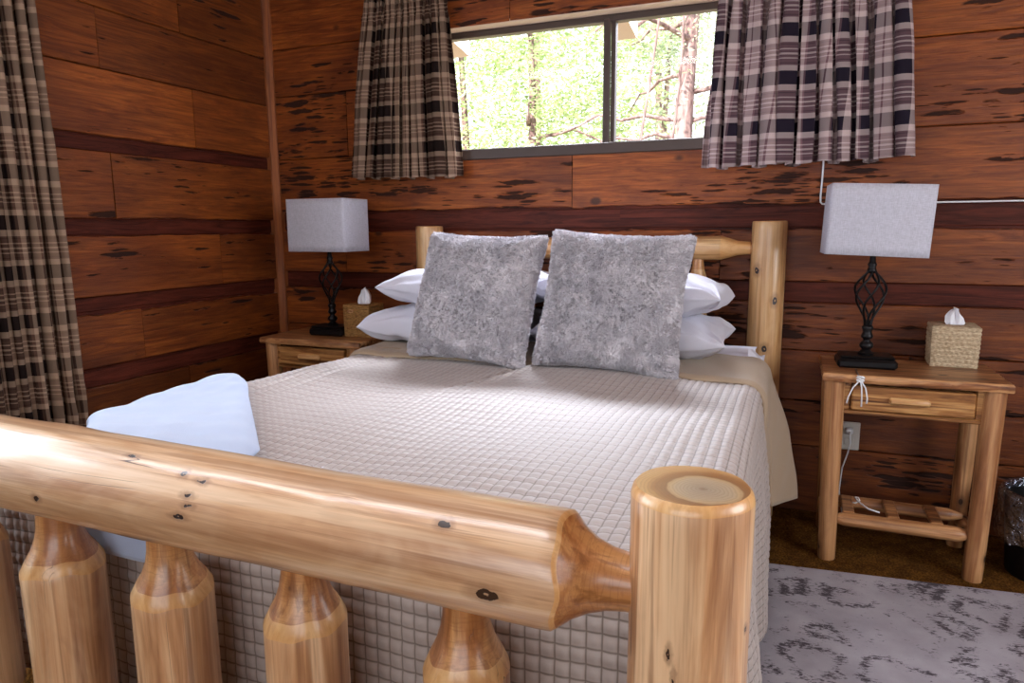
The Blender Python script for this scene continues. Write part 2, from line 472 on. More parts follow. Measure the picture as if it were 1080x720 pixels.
def m_linen():
    t = NT('linen shade')
    c = t.coord()
    a = t.noise(t.mapping(c, (420, 420, 60)), 1, 3, .7); b = t.noise(t.mapping(c, (60, 60, 420)), 1, 3, .7)
    n = t.math('MULTIPLY', t.math('ADD', a, b), .5)
    col = t.ramp(n, [(.34, srgb(182,180,188)), (.5, srgb(200,198,208)), (.64, srgb(214,212,222))])
    d = t.n('ShaderNodeBsdfDiffuse'); tr = t.n('ShaderNodeBsdfTranslucent'); mx = t.n('ShaderNodeMixShader')
    t.l(col, d.inputs[0]); t.l(col, tr.inputs[0]); mx.inputs[0].default_value = .2
    t.l(t.bump(n, .25, .001), d.inputs['Normal'])
    t.l(d.outputs[0], mx.inputs[1]); t.l(tr.outputs[0], mx.inputs[2]); t.l(mx.outputs[0], t.out.inputs[0])
    return t.m
M['linen'] = m_linen()

def m_quilt():
    t = NT('quilted coverlet')
    uv = t.coord('UV'); u, v, _ = t.sep(uv)
    su = t.math('ABSOLUTE', t.math('SINE', t.math('MULTIPLY', u, PI)))
    sv = t.math('ABSOLUTE', t.math('SINE', t.math('MULTIPLY', v, PI)))
    k = t.math('MINIMUM', su, sv)
    n = t.noise(t.mapping(t.coord(), (1, 1, 1)), 700, 2)
    col = t.mix(t.ramp(k, [(0, 1), (.3, 0)]), srgb(172,159,152), srgb(104,90,80))
    col = t.mix(t.math('MULTIPLY', n, .25), col, srgb(132,117,104))
    t.pbr(col, .56, .5, t.bump(n, .2, .0008), sheen=.25, sheen_rough=.4, sheen_tint=(.9, .92, 1))
    return t.m
M['quilt'] = m_quilt()

def m_fur(name, a, b):
    t = NT(name)
    c = t.coord()
    n = t.noise(c, 9, 3, .6); n2 = t.noise(c, 200, 2, .6)
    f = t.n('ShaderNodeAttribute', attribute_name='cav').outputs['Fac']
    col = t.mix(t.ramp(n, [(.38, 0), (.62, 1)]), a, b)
    col = t.mix(t.ramp(f, [(.05, .72), (.45, 0)]), col, tuple(x*.28 for x in a))  # shade between the curls painted into the colour
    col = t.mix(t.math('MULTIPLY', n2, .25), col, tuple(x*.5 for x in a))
    t.pbr(col, .8, .15, sheen=.5, sheen_rough=.4)
    return t.m
M['fur'] = m_fur('grey plush fur', srgb(206,201,207), srgb(232,226,230))
M['fur_base'] = m_fur('grey plush base', srgb(200,195,202), srgb(224,218,223))

def m_carpet():
    t = NT('brown shag carpet')
    c = t.coord()
    n = t.noise(c, 130, 4, .7); n2 = t.noise(c, 22, 3, .6)
    col = t.ramp(n, [(.3, srgb(50,28,8)), (.5, srgb(116,74,26)), (.7, srgb(166,114,50))])
    col = t.mix(t.ramp(n2, [(.4, .5), (.6, 0)]), col, srgb(58,34,12))
    t.pbr(col, .95, .1, t.bump(n, 1.0, .02))
    return t.m
M['carpet'] = m_carpet()

def m_rug():
    t = NT('distressed rug')
    c = t.coord(); x, y, z = t.sep(c)
    base = t.ramp(t.noise(c, 5, 4, .6), [(.3, srgb(148,142,150)), (.7, srgb(182,177,186))])
    fib = t.noise(t.mapping(c, (160, 420, 1)), 1, 4, .8)
    base = t.mix(t.math('MULTIPLY', fib, .35), base, srgb(120,112,116))
    # worn ornament: broken marks inside bands
    marks = t.noise(t.mapping(c, (48, 120, 1)), 1, 5, .75, .5)
    wear = t.noise(t.mapping(c, (3.2, 4.6, 1)), 1, 3, .6, .8)
    cell = t.voronoi(t.mapping(c, (5.5, 5.5, 0)), 1.0, 'DISTANCE_TO_EDGE')
    band = t.ramp(t.math('ABSOLUTE', t.math('SUBTRACT', cell, .16)), [(.02, 1), (.16, 0)])
    d = t.math('ADD', t.math('MULTIPLY', t.math('SUBTRACT', marks, .5), 2.3), t.math('MULTIPLY', t.math('SUBTRACT', wear, .53), 2.0))
    d = t.math('ADD', d, t.math('MULTIPLY', t.math('SUBTRACT', band, .5), .42))
    m = t.ramp(d, [(.14, 0), (.30, 1)])
    col = t.mix(t.math('MULTIPLY', m, .92), base, srgb(54,44,52))
    t.pbr(col, .95, .1, t.bump(fib, .5, .003), sheen=.1)
    return t.m
M['rug'] = m_rug()

def m_wicker(name, a, b):
    t = NT(name)
    c = t.coord()
    n = t.noise(t.mapping(c, (90, 90, 260)), 1, 3, .6)
    col = t.ramp(n, [(.3, b), (.62, a)])
    t.pbr(col, .7, .25, t.bump(n, .5, .002))
    return t.m
M['wicker'] = m_wicker('seagrass weave', srgb(196,176,146), srgb(140,116,86))
M['wicker_dark'] = m_wicker('rattan weave', srgb(164,122,70), srgb(104,70,34))

def m_glass(name, tint=(1,1,1), gl=.05):
    t = NT(name)
    tr = t.n('ShaderNodeBsdfTransparent'); tr.inputs[0].default_value = (*tint, 1)
    g = t.n('ShaderNodeBsdfGlossy'); g.inputs['Roughness'].default_value = .02
    mx = t.n('ShaderNodeMixShader'); mx.inputs[0].default_value = gl
    t.l(tr.outputs[0], mx.inputs[1]); t.l(g.outputs[0], mx.inputs[2]); t.l(mx.outputs[0], t.out.inputs[0])
    return t.m
M['glass'] = m_glass('window glass', gl=.012)

def m_liner():
    t = NT('clear plastic liner')
    n = t.noise(t.coord(), 26, 3, .6, 1.0)
    tr = t.n('ShaderNodeBsdfTransparent'); tr.inputs[0].default_value = (.85, .87, .92, 1)
    g = t.n('ShaderNodeBsdfGlossy'); g.inputs['Roughness'].default_value = .18
    g.inputs[0].default_value = (.75, .8, .95, 1)
    t.l(t.bump(n, .9, .02), g.inputs['Normal'])
    mx = t.n('ShaderNodeMixShader'); mx.inputs[0].default_value = .38
    t.l(tr.outputs[0], mx.inputs[1]); t.l(g.outputs[0], mx.inputs[2]); t.l(mx.outputs[0], t.out.inputs[0])
    return t.m
M['liner'] = m_liner()

def m_leaf(name, a, b):
    t = NT(name)
    n = t.noise(t.coord(), 3.0, 3, .6)
    col = t.mix(t.ramp(n, [(.35, 0), (.65, 1)]), a, b)
    d = t.n('ShaderNodeBsdfDiffuse'); tr = t.n('ShaderNodeBsdfTranslucent'); mx = t.n('ShaderNodeMixShader')
    t.l(col, d.inputs[0]); t.l(col, tr.inputs[0]); mx.inputs[0].default_value = .4
    t.l(d.outputs[0], mx.inputs[1]); t.l(tr.outputs[0], mx.inputs[2]); t.l(mx.outputs[0], t.out.inputs[0])
    return t.m
M['leaf1'] = m_leaf('conifer leaf', srgb(150,172,112), srgb(214,224,180))
M['leaf2'] = m_leaf('pine needles', srgb(150,165,135), srgb(200,208,180))
def m_bark():
    t = NT('pine bark')
    n = t.noise(t.mapping(t.coord(), (9, 9, 2)), 1, 4, .65, .8)
    t.pbr(t.ramp(n, [(.35, srgb(88,66,66)), (.65, srgb(168,142,140))]), .9, .1, t.bump(n, .8, .05))
    return t.m
M['bark'] = m_bark()
M['rafter'] = mat_plain('painted rafter', srgb(206,184,162), .7)
M['ground'] = mat_plain('forest ground', srgb(150,140,110), .95, .1, 0, .4, 4)
M['ceiling'] = mat_plain('ceiling boards', srgb(150,96,52), .6, .3, 0, .1, 12)

# ------------------------------------------------------------------ camera (solved from the photo)
CAM = dict(cx=2.6519, cy=-3.1241, cz=1.209, f=732.995)
F = Vector((-0.36936419, 0.91530942, -0.16055768)); R2 = Vector((0.92771155, 0.37324262, -0.00642095)); U2 = Vector((-0.05404981, 0.15132288, 0.98700557))
cam = bpy.data.cameras.new('camera'); cam.sensor_width = 36; cam.lens = CAM['f']/1080*36; cam.clip_start = .05
co = bpy.data.objects.new('camera', cam); COL.objects.link(co)
mw = Matrix(((R2.x, U2.x, -F.x, CAM['cx']), (R2.y, U2.y, -F.y, CAM['cy']), (R2.z, U2.z, -F.z, CAM['cz']), (0,0,0,1)))
co.matrix_world = mw
scene.camera = co

# ------------------------------------------------------------------ room shell
XR, YF, ZC = 4.75, -5.0, 2.55         # right wall, front wall, ceiling
WIN = (.88, 1.578, 2.80, 2.135)       # back window opening x0,z0,x1,z1

def board_wall(name, length, rows, backing, mat, place, hole=None, seed=1, yfront=-.024):
    """local frame: X along the wall, -Y into the room, Z up. rows: (z0, z1, kind, joints, wavy_top, wavy_bot)"""
    rs = random.Random(seed)
    V = []; Fc = []; T = []
    def quad(a, tint):
        b = len(V); V.extend(a); Fc.append((b, b+1, b+2, b+3)); T.extend([tint]*4)
    for (z0, z1, kind, joints, wt, wb, tone, *extra) in rows:
        pb = .5 + (extra[0] if extra else 0)
        xs = [0] + list(joints) + [length]
        for a, b in zip(xs[:-1], xs[1:]):
            segs = [(a, b)]
            if hole and z1 > hole[1] and z0 < hole[3]:
                segs = []
                if z0 < hole[1]-1e-6 or z1 > hole[3]+1e-6:
                    pass
                if a < hole[0]: segs.append((a, min(b, hole[0])))
                if b > hole[2]: segs.append((max(a, hole[2]), b))
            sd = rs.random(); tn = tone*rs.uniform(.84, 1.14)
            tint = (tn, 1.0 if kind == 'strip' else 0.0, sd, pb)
            y = (-.006 if kind == 'strip' else yfront + rs.uniform(-.0015, .0015))
            g = .0 if kind == 'strip' else .0016
            for (p, q) in segs:
                n = max(1, int((q-p)/.035))
                pts = []
                for i in range(n+1):
                    x = p + g + (q-p-2*g)*i/n
                    zt = z1 - g - (wt*(.5+.5*noise.noise(Vector((x*5+sd*50, 3.1, seed)))+.35*noise.noise(Vector((x*17, sd*9, 1)))) if wt else 0)
                    zb = z0 + g + (wb*(.5+.5*noise.noise(Vector((x*5+sd*70, 7.7, seed)))+.35*noise.noise(Vector((x*17, sd*5, 4)))) if wb else 0)
                    pts.append((x, zb, zt))
                c = .003
                for (xa, ba, ta), (xb, bb, tb) in zip(pts[:-1], pts[1:]):
                    quad([(xa,y,ba+c),(xb,y,bb+c),(xb,y,tb-c),(xa,y,ta-c)], tint)
                    quad([(xa,y,ta-c),(xb,y,tb-c),(xb,y+c,tb),(xa,y+c,ta)], tint)
                    quad([(xa,y+c,ba),(xb,y+c,bb),(xb,y,bb+c),(xa,y,ba+c)], tint)
                    if kind != 'strip':
                        quad([(xa,y+c,ta),(xb,y+c,tb),(xb,0.004,tb),(xa,0.004,ta)], tint)
                        quad([(xb,y+c,bb),(xa,y+c,ba),(xa,0.004,ba),(xb,0.004,bb)], tint)
                (xa, ba, ta), (xb, bb, tb) = pts[0], pts[-1]
                quad([(xa,y,ta),(xa,0.004,ta),(xa,0.004,ba),(xa,y,ba)], tint)
                quad([(xb,y,bb),(xb,0.004,bb),(xb,0.004,tb),(xb,y,tb)], tint)
    dk = (.5, 1.0, .3, .5)
    for (lo, hi) in backing:
        x0, z0 = lo; x1, z1 = hi; y0, y1 = 0.0, .14
        P = [(x0,y0,z0),(x1,y0,z0),(x1,y1,z0),(x0,y1,z0),(x0,y0,z1),(x1,y0,z1),(x1,y1,z1),(x0,y1,z1)]
        for f in [(0,3,2,1),(4,5,6,7),(0,1,5,4),(1,2,6,5),(2,3,7,6),(3,0,4,7)]:
            quad([P[i] for i in f], dk)
    me = bpy.data.meshes.new(name); me.from_pydata(V, [], Fc)
    ca = me.color_attributes.new('tint', 'FLOAT_COLOR', 'POINT')
    ca.data.foreach_set('color', np.array(T, dtype=np.float32).ravel())
    me.materials.append(mat); me.update()
    o = bpy.data.objects.new(name, me); COL.objects.link(o)
    o.matrix_world = place
    o['kind'] = 'structure'
    return o

Lw = XR
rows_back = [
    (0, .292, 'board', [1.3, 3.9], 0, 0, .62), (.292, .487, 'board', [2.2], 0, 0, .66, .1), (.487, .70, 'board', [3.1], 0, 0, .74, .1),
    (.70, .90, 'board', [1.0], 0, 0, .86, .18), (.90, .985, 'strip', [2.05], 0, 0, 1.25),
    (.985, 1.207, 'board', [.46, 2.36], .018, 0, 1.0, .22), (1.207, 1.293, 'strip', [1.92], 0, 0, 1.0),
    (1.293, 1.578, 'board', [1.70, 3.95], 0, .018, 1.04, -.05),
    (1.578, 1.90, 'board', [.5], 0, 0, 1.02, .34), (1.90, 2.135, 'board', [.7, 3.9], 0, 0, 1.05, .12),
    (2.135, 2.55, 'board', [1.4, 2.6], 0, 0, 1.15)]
wx0, wz0, wx1, wz1 = WIN
back_backing = [((0,0),(Lw,wz0)), ((0,wz1),(Lw,ZC)), ((0,wz0),(wx0,wz1)), ((wx1,wz0),(Lw,wz1))]
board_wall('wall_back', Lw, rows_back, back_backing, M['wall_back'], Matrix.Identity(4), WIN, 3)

# left wall: local X runs from the front wall to the corner
LL = -YF
LWIN = (LL-3.35, .75, LL-1.95, 2.1)
def lj(*ys): return sorted(LL + y for y in ys)
rows_left = [
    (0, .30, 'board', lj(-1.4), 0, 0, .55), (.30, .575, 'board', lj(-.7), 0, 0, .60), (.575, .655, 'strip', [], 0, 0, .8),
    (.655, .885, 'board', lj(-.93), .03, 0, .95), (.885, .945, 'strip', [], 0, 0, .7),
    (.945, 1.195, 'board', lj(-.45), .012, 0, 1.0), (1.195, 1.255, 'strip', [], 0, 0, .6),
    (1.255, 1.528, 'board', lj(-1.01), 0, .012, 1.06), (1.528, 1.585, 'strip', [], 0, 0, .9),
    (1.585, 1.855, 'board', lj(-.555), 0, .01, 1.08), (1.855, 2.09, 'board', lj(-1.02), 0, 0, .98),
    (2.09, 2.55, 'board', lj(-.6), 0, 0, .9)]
lx0, lz0, lx1, lz1 = LWIN
left_backing = [((0,0),(LL,lz0)), ((0,lz1),(LL,ZC)), ((0,lz0),(lx0,lz1)), ((lx1,lz0),(LL,lz1))]
place_left = Matrix(((0,-1,0,0),(1,0,0,YF),(0,0,1,0),(0,0,0,1)))
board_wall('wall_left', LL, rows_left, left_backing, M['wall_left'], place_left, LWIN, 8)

def plain_rows(z0=0, n=9):
    e = [z0 + (ZC-z0)*i/n for i in range(n+1)]
    return [(a, b, 'board', [1.1+.37*(i % 3), 3.0], 0, 0, .9) for i, (a, b) in enumerate(zip(e[:-1], e[1:]))]
RWIN = (1.1, .80, 3.3, 2.15)          # right wall, local X from the back wall to the front
r0, rz0, r1, rz1 = RWIN
place_right = Matrix(((0,1,0,XR),(-1,0,0,0),(0,0,1,0),(0,0,0,1)))
board_wall('wall_right', LL, plain_rows(), [((0,0),(LL,rz0)), ((0,rz1),(LL,ZC)), ((0,rz0),(r0,rz1)), ((r1,rz0),(LL,rz1))], M['wall_left'], place_right, RWIN, 5)
place_front = Matrix(((-1,0,0,XR),(0,-1,0,YF),(0,0,1,0),(0,0,0,1)))
FWIN = (1.0, .7, 3.6, 2.2)
f0, fz0, f1, fz1 = FWIN
board_wall('wall_front', XR, plain_rows(), [((0,0),(XR,fz0)), ((0,fz1),(XR,ZC)), ((0,fz0),(f0,fz1)), ((f1,fz0),(XR,fz1))], M['wall_left'], place_front, FWIN, 6)

g = Geo().box((-.16, YF-.16, -.12), (XR+.16, .16, 0)); o = g.build('floor', M['carpet'], smooth=False); tag(o, kind='structure')
g = Geo().box((-.16, YF-.16, ZC), (XR+.16, .16, ZC+.15)); o = g.build('ceiling', M['ceiling'], smooth=False); tag(o, kind='structure')

# corner batten
g = Geo()
P = []
for i in range(60):
    z = i/59*ZC
    w = .004*noise.noise(Vector((0, 0, z*6)))
    P.append([(-.004, -.058+w, z), (.034+w, -.058+w, z), (.058+w, -.034, z), (.058+w, .002, z)])
g.grid([[row[k] for row in P] for k in range(4)])
o = g.build('trim_1', mat_log('corner batten', srgb(156,88,38), srgb(134,70,28), srgb(94,46,16), knots=.02, rough=.75), smooth=True, angle=40); tag(o, kind='structure')

# window in the back wall
def window():
    x0, z0, x1, z1 = WIN
    w = bpy.data.objects.new('window_1', None); COL.objects.link(w); w.location = (0,0,0); w['kind'] = 'structure'
    g = Geo()
    ya, yb = .045, .095
    fw = .03
    g.box((x0, ya, z1-fw), (x1, yb, z1), bev=.004); g.box((x0, ya, z0), (x1, yb, z0+.012), bev=.004)
    g.box((x0, ya, z0+.012), (x0+fw, yb, z1-fw), bev=.004); g.box((x1-fw, ya, z0+.012), (x1, yb, z1-fw), bev=.004)
    g.build('window_frame', M['bronze_frame'], w, angle=35)
    g = Geo().box((1.822, ya-.012, z0+.008), (1.850, yb-.03, z1-.02), bev=.004)
    g.box((1.852, ya+.008, z0+.008), (1.872, yb, z1-.02), bev=.003)
    g.build('window_mullion', M['bronze_frame'], w, angle=35)
    # dark bottom trim strip on the wall face and the light head soffit
    g = Geo().box((x0, -.034, 1.532), (x1, .05, 1.582), bev=.004)
    g.build('window_sill', M['bronze_frame'], w, angle=35)
    g = Geo().box((x0, -.022, z1-.001), (x1, .10, z1+.014), bev=.002)
    g.build('window_head', M['rafter'], w, angle=35)  # pale colour puts sky light into the soffit underside
    g = Geo().box((x0+fw, .068, z0+.01), (1.835, .072, z1-fw)); g.build('pane', M['glass'], w, smooth=False)
    g = Geo().box((1.862, .080, z0+.01), (x1-fw, .084, z1-fw)); g.build('pane', M['glass'], w, smooth=False)
window()
# unseen side windows; right and rear openings made for the area lights outside
def side_window(name, pl, r, yb=.06):
    x0, z0, x1, z1 = r
    w = bpy.data.objects.new(name, None); COL.objects.link(w); w['kind'] = 'structure'; w.matrix_world = pl
    g = Geo(); f = .05
    g.box((x0, yb, z1-f), (x1, yb+.05, z1)); g.box((x0, yb, z0), (x1, yb+.05, z0+f)); g.box((x0, yb, z0+f), (x0+f, yb+.05, z1-f)); g.box((x1-f, yb, z0+f), (x1, yb+.05, z1-f))
    o = g.build('window_frame', M['bronze_frame'], w, smooth=False, local=True)
    g = Geo().box((x0+f, yb+.02, z0+f), (x1-f, yb+.024, z1-f)); g.build('pane', M['glass'], w, smooth=False, local=True)
side_window('window_2', place_left, LWIN)
side_window('window_3', place_right, RWIN)
side_window('added_window', place_front, FWIN)  # added rear opening that admits the front fill light

# ------------------------------------------------------------------ log bed
BX0, BX1, YH, YFT = 1.0098, 2.5571, -.1134, -2.3334
bed = thing('log_bed', 'peeled pine log bed frame with chunky posts, rails and spindles', 'bed', ((BX0+BX1)/2, -1.22, 0))

def log_between(name, A, B, prof, mats, parent, seg=40, lump=.02, sd=0, knob=(), matidx=None, capm=(0, 0), wavy=None):
    """prof in absolute distance along A->B: [(d, r, mat)]"""
    A = Vector(A); B = Vector(B); d = B-A
    q = d.to_track_quat('Z', 'Y')
    # resample long spans
    pr = []; ms = []
    for (p, nx) in zip(prof[:-1], prof[1:]):
        n = max(1, int((nx[0]-p[0])/.025)) if nx[0]-p[0] > .05 else 1
        for i in range(n):
            t = i/n
            pr.append((p[0]+(nx[0]-p[0])*t, p[1]+(nx[1]-p[1])*t)); ms.append(p[2])
    pr.append((prof[-1][0], prof[-1][1]))
    def bump(a, z):
        v = Vector((math.cos(a)*1.3+sd*7.1, math.sin(a)*1.3+sd*3.3, z*3.0))
        b = lump*noise.noise(v) + lump*.4*noise.noise(v*3.1)
        for (ka, kz, kr, kh) in knob:
            da = math.atan2(math.sin(a-ka), math.cos(a-ka))
            b += kh*math.exp(-((da/.35)**2 + ((z-kz)/kr)**2))
        return b
    g = Geo().lathe(pr, seg, ms, None, bump, True, capm)
    if wavy:
        zc_, wd_, am_ = wavy
        nv = []
        for (x, y, z) in g.v:
            a = math.atan2(y, x)
            f_ = math.exp(-((z-zc_)/wd_)**2)
            nv.append((x, y, z + am_*f_*(math.sin(2*a+sd*1.7)*.7 + .6*math.sin(3*a+sd*.9) + .35*math.sin(7*a+sd))))
        g.v = nv
    o = g.build(name, mats, parent, smooth=True, angle=38, local=True)
    o.location = A - Vector(root_loc(parent))
    o.rotation_mode = 'QUATERNION'; o.rotation_quaternion = q
    return o

LM = [M['log'], M['endgrain'], M['tenon'], M['chamfer']]
PM = [M['log_foot_post'], M['endgrain'], M['tenon'], M['chamfer']]
HP = [M['log_head_post'], M['endgrain'], M['tenon'], M['chamfer']]
HR = [M['log_head_rail'], M['endgrain'], M['tenon'], M['chamfer']]
HM = [M['log_head'], M['endgrain'], M['tenon'], M['chamfer']]
RM = [M['log_rail'], M['endgrain'], M['tenon'], M['chamfer']]
def post(x, y, h, r, mats, sd, top=.012):
    prof = [(0, r*1.02, 0), (.3, r*1.0, 0), (h-.2, r*.985, 0), (h-top, r*.985, 3), (h-top*.35, r*.955, 3), (h, r*.90, 1)]
    return log_between('post', (x, y, 0), (x, y, h), prof, mats, bed, 56, .022, sd, capm=(0, 1))
post(BX1, YFT, .915, .0715, PM, 1)
post(BX0-.02, YFT, .915, .0715, LM, 2)
post(BX1, YH, 1.232, .0685, HP, 3, .005)
post(BX0, YH, 1.222, .0665, HM, 4, .005)
# foot rail (local Z runs left -> right)
xa, xb = BX0-.02+.03, BX1-.045
LR = xb-xa
ie = 2.405 - xa
prof = [(0, .034, 2), (.05, .036, 2), (.09, .05, 2), (.11, .080, 0), (.13, .083, 0), (ie-.35, .0765, 0), (ie-.02, .0765, 0), (ie, .0755, 3), (ie+.006, .071, 2), (ie+.018, .058, 2), (ie+.036, .046, 2), (ie+.058, .0385, 2), (ie+.08, .035, 2), (LR, .034, 2)]
log_between('foot_rail', (xa, YFT, .797), (xb, YFT, .779), prof, RM, bed, 56, .03, 5, wavy=(ie, .02, .006), knob=((1.0, .45, .06, .05), (2.2, 1.08, .03, .05)))
# head rail
xa, xb = BX0+.03, BX1-.03
LR = xb-xa
prof = [(0, .024, 2), (.05, .026, 2), (.085, .046, 0), (LR-.165, .050, 0), (LR-.155, .050, 3), (LR-.088, .030, 3), (LR-.04, .026, 2), (LR, .025, 2)]
log_between('head_rail', (xa, YH, 1.118), (xb, YH, 1.124), prof, HR, bed, 32, .045, 6, knob=((PI, .95, .04, .08),))
# lower rails
for nm, y, z in (('lower_foot_rail', YFT, .235), ('lower_head_rail', YH, .56)):
    xa, xb = BX0+.03, BX1-.03; LR = xb-xa
    prof = [(0, .03, 2), (.06, .034, 2), (.1, .066, 0), (LR-.1, .064, 0), (LR-.06, .034, 2), (LR, .03, 2)]
    log_between(nm, (xa, y, z), (xb, y, z), prof, LM, bed, 32, .03, 8+z)
for x in (BX0, BX1):
    L = YH-YFT-.09
    prof = [(0, .03, 2), (.04, .05, 0), (L-.04, .05, 0), (L, .03, 2)]
    log_between('side_rail', (x + (.03 if x < 2 else -.03), YFT+.045, .33), (x + (.03 if x < 2 else -.03), YH-.045, .33), prof, LM, bed, 24, .03, 11+x)
# spindles
for i, (x, r) in enumerate([(1.183, .062), (1.452, .066), (1.717, .064), (1.990, .0615), (2.262, .0605)]):
    z0 = .28; H = .735-z0; sh = .612 - z0 + (.01 if i == 3 else 0)
    ph = 1.0 if i in (1, 2) else 0
    prof = [(0, r*.6, 2), (.02, r, 0), (sh-.02, r, 0), (sh, r, 3), (sh+.022, r*.84, 2), (sh+.04, r*.69, 2), (sh+.06, r*.585, 2), (sh+.08, r*.53, 2), (H, r*.50, 2)]
    log_between('foot_spindle', (x, YFT, z0), (x, YFT, .735), prof, LM, bed, 48, .030, 20+i, wavy=(sh, .035, .0065))
for i, x in enumerate([1.22, 1.48, 1.75, 2.02, 2.282]):
    z0 = .60; H = 1.085-z0; r = .042
    prof = [(0, r*.6, 2), (.04, r, 0), (H-.10, r, 0), (H-.05, r*.62, 2), (H, r*.5, 2)]
    log_between('head_spindle', (x, YH, z0), (x, YH, 1.085), prof, HM, bed, 24, .03, 30+i)

# ------------------------------------------------------------------ mattress, quilt
QX0, QX1, QY0, QY1, ZT = .985, 2.580, -2.215, -.20, .712
g = Geo().box((QX0+.025, QY0+.03, .42), (QX1-.025, QY1, ZT-.012), bev=.05)
g.box((QX0+.035, -.405, .60), (QX1-.022, QY1, .730), bev=.035)
o = g.build('mattress', M['white_cotton'], smooth=True); tag(o, 'white mattress corner showing by the right headboard post', 'mattress')
sb = o.modifiers.new('sub', 'BEVEL'); sb.width = .02; sb.segments = 3; sb.limit_method = 'ANGLE'
g = Geo().box((QX0+.08, QY0+.05, .20), (QX1-.08, QY1-.02, .42), bev=.02)
o = g.build('box_spring', M['underside'], bed, smooth=True, angle=40)

def ztop(u, v):
    z = ZT + .006*np.sin(u*5.1+v*2.3) + .004*np.sin(u*9.7-v*6.1+1.3) + .003*np.sin(v*13+u*3)
    # lengthwise folds near the left edge
    for c, w, h in ((1.115, .018, .010), (1.175, .016, .008), (1.065, .02, .008)):
        cc = c + .05*(v+1.3)
        z = z + h*np.exp(-((u-cc)/w)**2)*np.exp(-((v+1.15)/.38)**2)
    # crease
    cc = 1.66 + .28*(v+1.2)
    z = z - .006*np.exp(-((u-cc)/.012)**2)*np.exp(-((v+1.05)/.3)**2) + .006*np.exp(-((u-cc-.028)/.016)**2)*np.exp(-((v+1.05)/.3)**2)
    return z
RR = .055
def drape(u, v, lift=0.0, flare=(.10, .05, .02), folds=1.0, headlimit=None):
    """flat cloth coordinates -> draped point + normal direction; arrays"""
    x0, x1, y0 = QX0+RR, QX1-RR, QY0+RR
    cu = np.clip(u, x0, x1); cv = np.maximum(v, y0)
    du, dv = u-cu, v-cv
    dist = np.sqrt(du*du+dv*dv); sd = np.where(dist > 1e-9, dist, 1)
    nx, ny = du/sd, dv/sd
    ang = np.minimum(dist/RR, PI/2)
    drop = np.maximum(dist-RR*PI/2, 0)
    fl = np.where(nx > .5, flare[0], np.where(nx < -.5, flare[1], flare[2]))
    flx = (flare[0] if headlimit is None else flare[0]*headlimit)*np.clip(nx, 0, 1) + flare[1]*np.clip(-nx, 0, 1); fly = flare[2]*np.clip(-ny, 0, 1)
    fl = flx+fly
    wav = folds*np.minimum(drop, .35)*(.05*np.sin(v*9+u*1.3+.6)+.03*np.sin(v*21+1))*np.abs(nx)
    out = (RR+lift)*np.sin(ang) + fl*(1-np.exp(-drop*3.2))*.42*1.0 + wav
    zt = ztop(cu, cv)
    X = cu+nx*out; Y = cv+ny*out
    Z = zt - RR + (RR+lift)*np.cos(ang) - drop
    N = np.stack([nx*np.sin(ang), ny*np.sin(ang), np.cos(ang)], -1)
    return np.stack([X, Y, Z], -1), N

def grid_obj(name, P, UV, mat, parent=None, off=(0,0,0), smooth=True):
    R_, C_ = P.shape[:2]
    idx = np.arange(R_*C_).reshape(R_, C_)
    Fq = np.stack([idx[:-1,:-1], idx[:-1,1:], idx[1:,1:], idx[1:,:-1]], -1).reshape(-1, 4)
    me = bpy.data.meshes.new(name)
    me.vertices.add(R_*C_); me.vertices.foreach_set('co', (P.reshape(-1, 3)-np.array(off)).astype(np.float32).ravel())
    me.loops.add(Fq.size); me.loops.foreach_set('vertex_index', Fq.astype(np.int32).ravel())
    me.polygons.add(len(Fq)); me.polygons.foreach_set('loop_start', np.arange(0, Fq.size, 4, dtype=np.int32))
    me.update(calc_edges=True); me.validate()
    if UV is not None:
        l = me.uv_layers.new(name='UVMap'); l.data.foreach_set('uv', UV.reshape(-1, 2)[Fq.ravel()].astype(np.float32).ravel())
    me.materials.append(mat)
    me.polygons.foreach_set('use_smooth', np.full(len(Fq), smooth))
    me.update()
    o = bpy.data.objects.new(name, me); COL.objects.link(o)
    if parent is not None: o.parent = parent
    return o

QO = ((QX0+QX1)/2, -1.22, .72)
quilt = thing('quilt', 'taupe grid-quilted coverlet spread over the log bed', 'quilt', QO)
cu_, cv_ = .0240, .0262
us = np.arange(QX0-.40, QX1+.62, cu_/5); vs = np.arange(QY0-.44, -.43, cv_/5)
U_, V_ = np.meshgrid(us, vs)
P, N = drape(U_, V_)
pu = np.abs(np.sin(PI*U_/cu_)); pv = np.abs(np.sin(PI*V_/cv_))
h = .0046*(pu**.55)*(pv**.55) + .0012*np.sin(U_*43+V_*57)*np.sin(V_*71-U_*31)
P = P + N*h[..., None]
P[..., 2] = np.maximum(P[..., 2], .016)
grid_obj('quilted_top', P, np.stack([U_/cu_, V_/cv_], -1), M['quilt'], quilt, QO)
# head end folded back, smooth underside showing
us = np.linspace(QX0-.10, QX1+.40, 150); vs = np.linspace(-.795, -.415, 40)
U_, V_ = np.meshgrid(us, vs)
U_ = np.where(U_ > QX1, QX1+(U_-QX1)*(.97+.24*(V_+.795)/.38), U_)
Vw = V_ + .012*np.sin(U_*7)*(V_ < -.7) - .35*np.clip(U_-(QX1-.02), 0, 1)*np.clip((V_+.37)/-.42, 0, 1)*0
P, N = drape(U_, Vw, .016, (.36, .05, .02), .15, np.clip((V_+.80)/.36, 0.06, 1))
edge = np.exp(-((V_-vs[0])/.012)**2)
P = P + N*(-.012*edge[..., None]) + N*(.002*np.sin(U_*31+V_*23))[..., None]
fo = grid_obj('turned_down_edge', P, None, M['underside'], quilt, QO)
fo['label'] = 'smooth beige underside folded back at the head end'
sm = fo.modifiers.new('thick', 'SOLIDIFY'); sm.thickness = .007; sm.offset = 0

